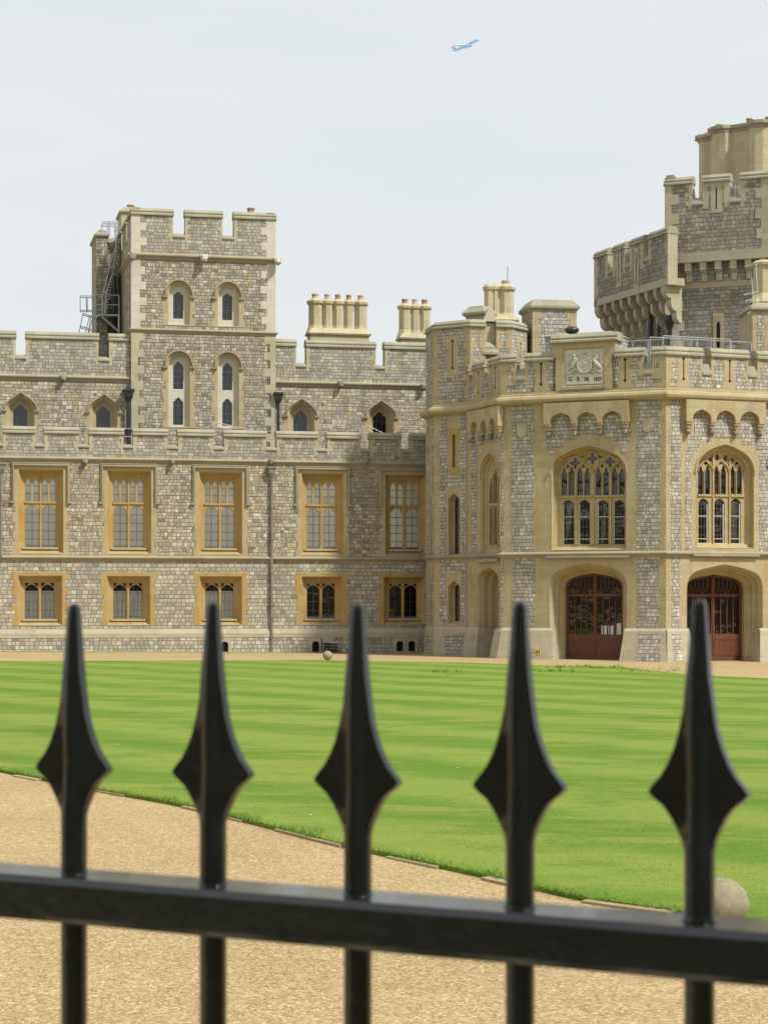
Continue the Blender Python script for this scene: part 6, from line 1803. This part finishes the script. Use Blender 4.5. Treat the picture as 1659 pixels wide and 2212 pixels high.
# clustered drum of chimneys on top
DY = 131.0; dcx = (1655 - CX) / F * DY
def lobed(rad, k=0.0):
    pts = []
    nl = 9
    for i in range(nl):
        a0 = 2 * math.pi * (i + .33) / nl
        for da, rr in ((-.34, .87), (-.20, .885), (-.15, .985), (-.06, 1.02), (.06, 1.02), (.15, .985), (.20, .885), (.34, .87)):
            a = a0 + da; pts.append((dcx + rad * rr * math.cos(a), DY + rad * rr * math.sin(a)))
    return pts
dz0 = 22; dz1 = EYE + (HY - (222.4 + 205 / 3.787)) / F * (DY - 4); dz2 = EYE + (HY - (222.4 + 132 / 3.787)) / F * (DY - 4)
RD = (1655 - 1509) / F * DY
b = MB(); prism(b, lobed(RD * .97), dz0, dz1); dr = b.build('chimney_drum', M['ash_chim'], great)
b = MB(); hh = dz2 - dz1
frustum(b, lobed(RD * .97), dz1, lobed(RD * .985), dz1 + .12, False); frustum(b, lobed(RD * .985), dz1 + .12, lobed(RD * .99), dz1 + hh * .35, False); frustum(b, lobed(RD * .99), dz1 + hh * .35, lobed(RD * 1.03), dz1 + hh * .5, False)
frustum(b, lobed(RD * 1.03), dz1 + hh * .5, lobed(RD * 1.03), dz1 + hh * .85, False); frustum(b, lobed(RD * 1.03), dz1 + hh * .85, lobed(RD * .95), dz2); b.build('cornice', M['cope'], dr)
for i in range(12):
    a = math.pi * (.95 + 1.1 * i / 11)
    if i in (3, 8): continue
    pot(dr, dcx + RD * .86 * math.cos(a), DY + RD * .86 * math.sin(a), dz2, .2, .12)
wv = MB(); vx = GP.shifted(-.8); u, v = vx.q(7, 1398, 735); boxp(wv, vx, u - .4, v - .6, u + .38, v + .42, 0, -.6); o = wv.build('roof_vent', M['white_paint'], great)
wv = MB(); lattice(wv, vx, u - .36, v - .3, u + .34, v + .36, 3, 1, .02, .04); wv.build('vent_slats', M['galv'], o)
# ---- small turret with its own stack, cut by the right edge of the view
PS = Plane((1221 + 1528 / 3.787 - CX) / F * 109, 109, 4)
sq_ = lambda x, y: PS.q(7, x, y)
zt5 = sq_(1560, 1705)[1]
s5 = block(ent, PS, sq_(1528, 1800)[0], sq_(1528, 1800)[0] + 3.2, 0, -2.6, zE_sill - .5, zt5, 'side_turret', 'ash', caph=.5, o=.16)
strip5 = MB(); extr(strip5, PS, toothed(.25, zE_sill, .62, zt5 - .1, .25, .06, rs), (), .014, -.01); strip5.build('rubble_panel', M['strip'], s5)
Pz = PS.shifted(-.7)
zu = lambda x, y: Pz.q(7, x, y)
chimney(ent, Pz, 0, (zu(1565, 1500)[0], zu(1565, 1500)[0] + 2.6, zt5, zu(1565, 1640)[1]), [(zu(1572, 1500)[0], zu(1572, 1500)[0] + .98), (zu(1572, 1500)[0] + 1.05, zu(1572, 1500)[0] + 2.0)], 0, zu(1565, 1590)[1], zu(1565, 1335)[1], zu(1565, 1278)[1], [None, None])
ae = empty('roof_aerial', PS.w(*sq_(1515, 1600), .2), 'white aerial with crossbars fixed to the small stack at the right edge', 'aerial')
b = MB()
for a, c in (((1545, 1320), (1560, 1560)), ((1510, 1440), (1520, 1560)), ((1445, 1575), (1565, 1550)), ((1460, 1625), (1535, 1610)), ((1475, 1732), (1505, 1712)), ((1520, 1560), (1525, 1660))):
    tube(b, PS.w(*sq_(*a), .25), PS.w(*sq_(*c), .25), .022, 6)
b.build('aerial_bars', M['white_paint'], ae)

# ================================================================ stone balls
for nm, (cx_, yb), r_, lab in (('stone_ball', (1559.6, 2004), .222, 'large weathered stone ball at the near lawn edge behind the rightmost railing spike'), ('stone_ball', (708, 1426), .236, 'small pale stone ball on the far gravel strip in front of the wing')):
    g = ground_at(cx_, yb)
    b = MB(); ball(b, (g.x, g.y, g.z + r_ * .97), r_, 40, 26, (1, 1, .96), .09, 3)
    o = b.build(nm, M['ballstone'], None, smooth=True)
    # put the origin at the ball's foot
    for v in o.data.vertices: v.co -= g
    o.location = g
    tag(o, lab, 'stone ball', 'stone balls marking the lawn edge')

# ================================================================ aeroplane
AZ = 4600.0
ap = Vector(((1007 - CX) / F * AZ, AZ, EYE + (HY - 98) / F * AZ))
plane = empty('passenger_aeroplane', ap, 'white twin engined airliner climbing to the right in the pale sky', 'aeroplane')
# body axes: nose to the right and up, turned slightly away; wings seen from below
fwd = Vector((math.cos(R(28)) * math.cos(R(20)), -math.sin(R(28)), math.cos(R(28)) * math.sin(R(20)))).normalized()
up0 = Vector((0, 0, 1)); side = fwd.cross(up0).normalized(); upv = side.cross(fwd).normalized()
roll = R(-7); s2 = side * math.cos(roll) + upv * math.sin(roll); upv = s2.cross(fwd).normalized(); side = s2     # side = starboard
def A(x, y, z): return ap + fwd * x + side * y + upv * z
SC = 1.0
b = MB(); chain(b, [A(x, 0, z) for x, z in ((-34, 1.6), (-30, 1.2), (-24, .5), (-16, 0), (10, 0), (24, 0), (29, -.2), (32, -.7), (33.5, -1.2))], [.5, 1.3, 2.5, 3.4, 3.4, 3.4, 3.0, 2.0, .4], 18); b.build('fuselage', M['aircraft'], plane, smooth=True)
def slab(name, quad, th, mat='aircraft'):
    b = MB(); nrm_ = (quad[1] - quad[0]).cross(quad[3] - quad[0]).normalized() * th / 2
    T1 = [p + nrm_ for p in quad]; T2 = [p - nrm_ for p in quad]
    b.face(T1); b.face(T2[::-1])
    for i in range(4): b.face([T1[i], T1[(i+1) % 4], T2[(i+1) % 4], T2[i]])
    return b.build(name, M[mat], plane)
for s_ in (-1, 1):
    slab('wing', [A(9, s_ * 2, -1.4), A(-5, s_ * 2, -1.4), A(-16, s_ * 33, 2.6), A(-12.5, s_ * 33, 2.6)], 1.0)
    slab('tailplane', [A(-25, s_ * 1, 1.4), A(-31, s_ * 1, 1.4), A(-35, s_ * 10.5, 2.0), A(-32.5, s_ * 10.5, 2.0)], .4)
    b = MB(); chain(b, [A(x, s_ * 9.5, -3.4) for x in (10.5, 9.5, 6, 3, 1)], [1.7, 2.0, 1.9, 1.3, .7], 14); b.build('engine', M['aircraft'], plane, smooth=True)
slab('tail_fin', [A(-22, 0, 2), A(-31, 0, 2), A(-34.5, 0, 12), A(-31, 0, 12)], .5, 'aircraft_red')

# ================================================================ RAILING in the foreground, on the edge of the viewing terrace
Y3 = 1.64; RP = Plane((771 - CX) / F * Y3, Y3, -28.1)
PXM = F / Y3
us = [RP.at(x, 1500)[0] for x in (161, 461, 773, 1123, 1510)]
sp = (us[-1] - us[0]) / 4
zr_t, zr_b = RP.at(829, 1953, .035)[1], RP.at(829, 2060, .035)[1]
ZT = 1.15
fence = empty('iron_railing', RP.w(0, ZT, 0), 'black painted iron railing with spear headed bars across the foreground', 'railing')
ua, ub = us[0] - 6.6 * sp, us[-1] + 5.6 * sp
def railbar(zb_, zt_, hd, name):
    c = .0055; prof = [(hd - c, zt_), (hd, zt_ - c), (hd, zb_ + c), (hd - c, zb_), (-hd + c, zb_), (-hd, zb_ + c), (-hd, zt_ - c), (-hd + c, zt_)]
    b = MB(); A_ = [RP.w(ua, z, d) for d, z in prof]; 
    nseg = 60; rr = random.Random(2)
    rings = []
    for i in range(nseg + 1):
        u = ua + (ub - ua) * i / nseg
        rings.append([RP.w(u, z + .0006 * noise.noise(Vector((u * 9, d * 30, 1))), d) for d, z in prof])
    for i in range(nseg):
        for k in range(len(prof)):
            j = (k + 1) % len(prof); b.face([rings[i][k], rings[i+1][k], rings[i+1][j], rings[i][j]])
    b.face(rings[0]); b.face(rings[-1][::-1])
    return b.build(name, M['rail'], fence, smooth=True)
railbar(zr_b, zr_t, .035, 'top_rail'); railbar(ZT + .10, ZT + .14, .035, 'bottom_rail')
PRF = [(1302, 2, 2), (1304, 7, 7), (1309, 11, 11), (1318, 13.5, 12.5), (1340, 15, 14), (1400, 19, 17), (1460, 24, 20), (1520, 31, 22), (1560, 38, 24), (1600, 50, 25.5), (1630, 63, 25.5), (1655, 78, 25), (1674, 95, 24), (1684, 102, 23.5), (1690, 102, 23.5),
       (1698, 94, 23.5), (1715, 72, 25), (1735, 57, 26.5), (1757, 45, 28), (1780, 37, 29.5), (1800, 33, 30.5), (1822, 31, 31)]
def zz(y): return EYE + (HY - y) / PXM
def bar_parts(rng):
    b = MB(); rings = []
    jx = rng.uniform(-1, 1)
    for y, w, t in PRF:
        w_, t_ = w / PXM, t / PXM
        big_ = w > 33
        e_ = min(.0042, t_ * .7) if w > 26 else t_ * .62
        r_ = min(w_ * .62, .0052) if big_ else w_ * .45
        if y > 1790: # rounding into the shaft
            r_, e_ = w_ * .5, t_ * .5
        rs_ = min(w_ * .72, .0088); fl_ = min(t_ * .5, e_ + .0012) if big_ else t_ * .72
        ring = [(w_, e_), (rs_, fl_), (rs_ * .55, t_ * .92), (0, t_ * 1.0), (-rs_ * .55, t_ * .92), (-rs_, fl_), (-w_, e_), (-w_, -e_), (-rs_, -fl_), (-rs_ * .55, -t_ * .92), (0, -t_), (rs_ * .55, -t_ * .92), (rs_, -fl_), (w_, -e_)]
        wob = .0007 * noise.noise(Vector((y * .02, jx * 9, 0)))
        kc = max(0.0, min(1.0, (y - 1765) / 45)); rc_ = 30.5 / PXM
        circ = [(rc_ * math.sin(t_), rc_ * math.cos(t_)) for t_ in [math.pi * x_ for x_ in (.43, .28, .14, 0, -.14, -.28, -.43, -.57, -.72, -.86, -1, -1.14, -1.28, -1.43)]]
        ring = [(a * (1 - kc) + c_[0] * kc, d * (1 - kc) + c_[1] * kc) for (a, d), c_ in zip(ring, circ)]
        rings.append([RP.w(a + wob, zz(y), d) for a, d in ring])
    for i in range(len(rings) - 1):
        for k in range(14):
            j = (k + 1) % 14; b.face([rings[i][k], rings[i][j], rings[i+1][j], rings[i+1][k]])
    b.face(rings[0]); b.face(rings[-1][::-1])
    s = MB(); tube(s, RP.w(0, zz(1815), 0), RP.w(0, ZT, 0), 30.5 / PXM, 20)
    c = MB(); tube(c, RP.w(0, zr_t + .0012, 0), RP.w(0, zr_t - .002, 0), .0122, 20, .0132)
    return b, s, c
rb = random.Random(8)
hb, sb_, cb_ = bar_parts(rb)
shaft = sb_.build('bar', M['rail'], fence, smooth=True); head = hb.build('spearhead', M['rail'], shaft, smooth=True); coll = cb_.build('weld', M['rail'], shaft, smooth=True)
allu = [us[0] - k * sp for k in range(6, 0, -1)] + us + [us[-1] + k * sp for k in range(1, 6)]
tz = [0] * 6 + [-.0002, .0009, .0, .0014, .0028] + [.003] * 5
tl = [0] * 6 + [.012, .008, .009, .010, .002] + [0] * 5
first = True
for i, u in enumerate(allu):
    if first: S_ = shaft; H_ = head; K_ = coll; first = False
    else:
        S_ = shaft.copy(); H_ = head.copy(); K_ = coll.copy()
        for o in (S_, H_, K_): COL.objects.link(o)
        S_.parent = fence; H_.parent = S_; K_.parent = S_
        H_.matrix_parent_inverse = head.matrix_parent_inverse; K_.matrix_parent_inverse = coll.matrix_parent_inverse
    S_.location = Vector((RP.t[0] * u, RP.t[1] * u, tz[i]))
w = MB(); prism(w, [RP.xy(ua - 6, -.3), RP.xy(ub + 2.2, -.3), RP.xy(ub + 2.2, 6), RP.xy(ua - 6, 9)], -1, ZT)
tag(w.build('viewing_terrace', M['ash_pale']), kind='structure')
# tufts along the far edge of the lawn
tf_ = MB(); rt = random.Random(17)
for (x0, x1, y0, y1, nn) in ((1180, 1350, 1441, 1446, 500), (1340, 1480, 1446, 1455, 160), (930, 1010, 1452, 1456, 120), (1100, 1240, 1449, 1456, 220)):
    for k in range(nn):
        x = rt.uniform(x0, x1); y = rt.uniform(y0, y1)
        if noise.noise(Vector((x * .06, y * .3, 0))) < -.05: continue
        g = ground_at(x, y); rg = rt; blade(tf_, (g.x, g.y), rt.uniform(.05, .15), rt.uniform(.02, .1), .02)
tag(tf_.build('grass_tufts', M['blade']), kind='stuff')
da = MB()
for k in range(14):
    x, y = rt.uniform(0, 1659), 1440 + 500 * rt.random() ** 2
    g = ground_at(x, y, LH)
    i = min(range(0, len(near_c), 6), key=lambda j: (near_c[j] - g.xy).length)
    j = min(i + 1, len(near_c) - 1)
    if (near_c[j] - near_c[max(i-1, 0)]).cross(g.xy - near_c[max(i-1, 0)]) < .5: continue
    ball(da, (g.x, g.y, g.z + .03), .018, 6, 4, (1, 1, .4))
tag(da.build('daisies', M['paper']), kind='stuff')

# ================================================================ unseen range added behind the viewer: shades the railing, darkens window reflections
BR = Plane(14, -7.5, 184)
back = empty('added_shade_range', (0, -8, 0), 'unseen battlemented range added behind the viewing terrace to shade the railing and darken window reflections', 'castle range')
bh = [rect(u, z, u + 1.7, z + 2.6) for u in range(-28, 52, 5) for z in (4.2, 9.5) if not (6 < u < 20 and z < 5)]
b = MB(); extr(b, BR, rect(-32, -1, 56, 14.2), bh, 0, -.8); extr(b, BR, rect(-190, -1, -32, 14.2), (), 0, -.8); extr(b, BR, rect(56, -1, 150, 14.2), (), 0, -.8); b.build('wall', M['wing'], back)
parapet(back, BR, -190, 150, 14.2, 15.2, 16.3, [(-190 + k * 9.5, -190 + k * 9.5 + 7.4) for k in range(36)], .5, 'parapet', None, .25, .4, seedn=77)
b = MB(); prism(b, [BR.xy(-190, -.85), BR.xy(150, -.85), BR.xy(150, -9), BR.xy(-190, -9)], -1, 14.5); b.build('interior', M['room'], back)
for h_ in bh:
    b = MB(); (ua_, va_), (ub_, _), (_, vb_), _ = h_
    extr(b, BR, rect(ua_, va_, ub_, vb_), [rect(ua_ + .12, va_ + .12, (ua_ + ub_) / 2 - .06, vb_ - .12), rect((ua_ + ub_) / 2 + .06, va_ + .12, ub_ - .12, vb_ - .12)], -.3, -.45); o = b.build('window', M['ash'], back)
    g = MB(); extr(g, BR, rect(ua_, va_, ub_, vb_), (), -.38, -.39); g.build('pane', M['glass_dark'], o)
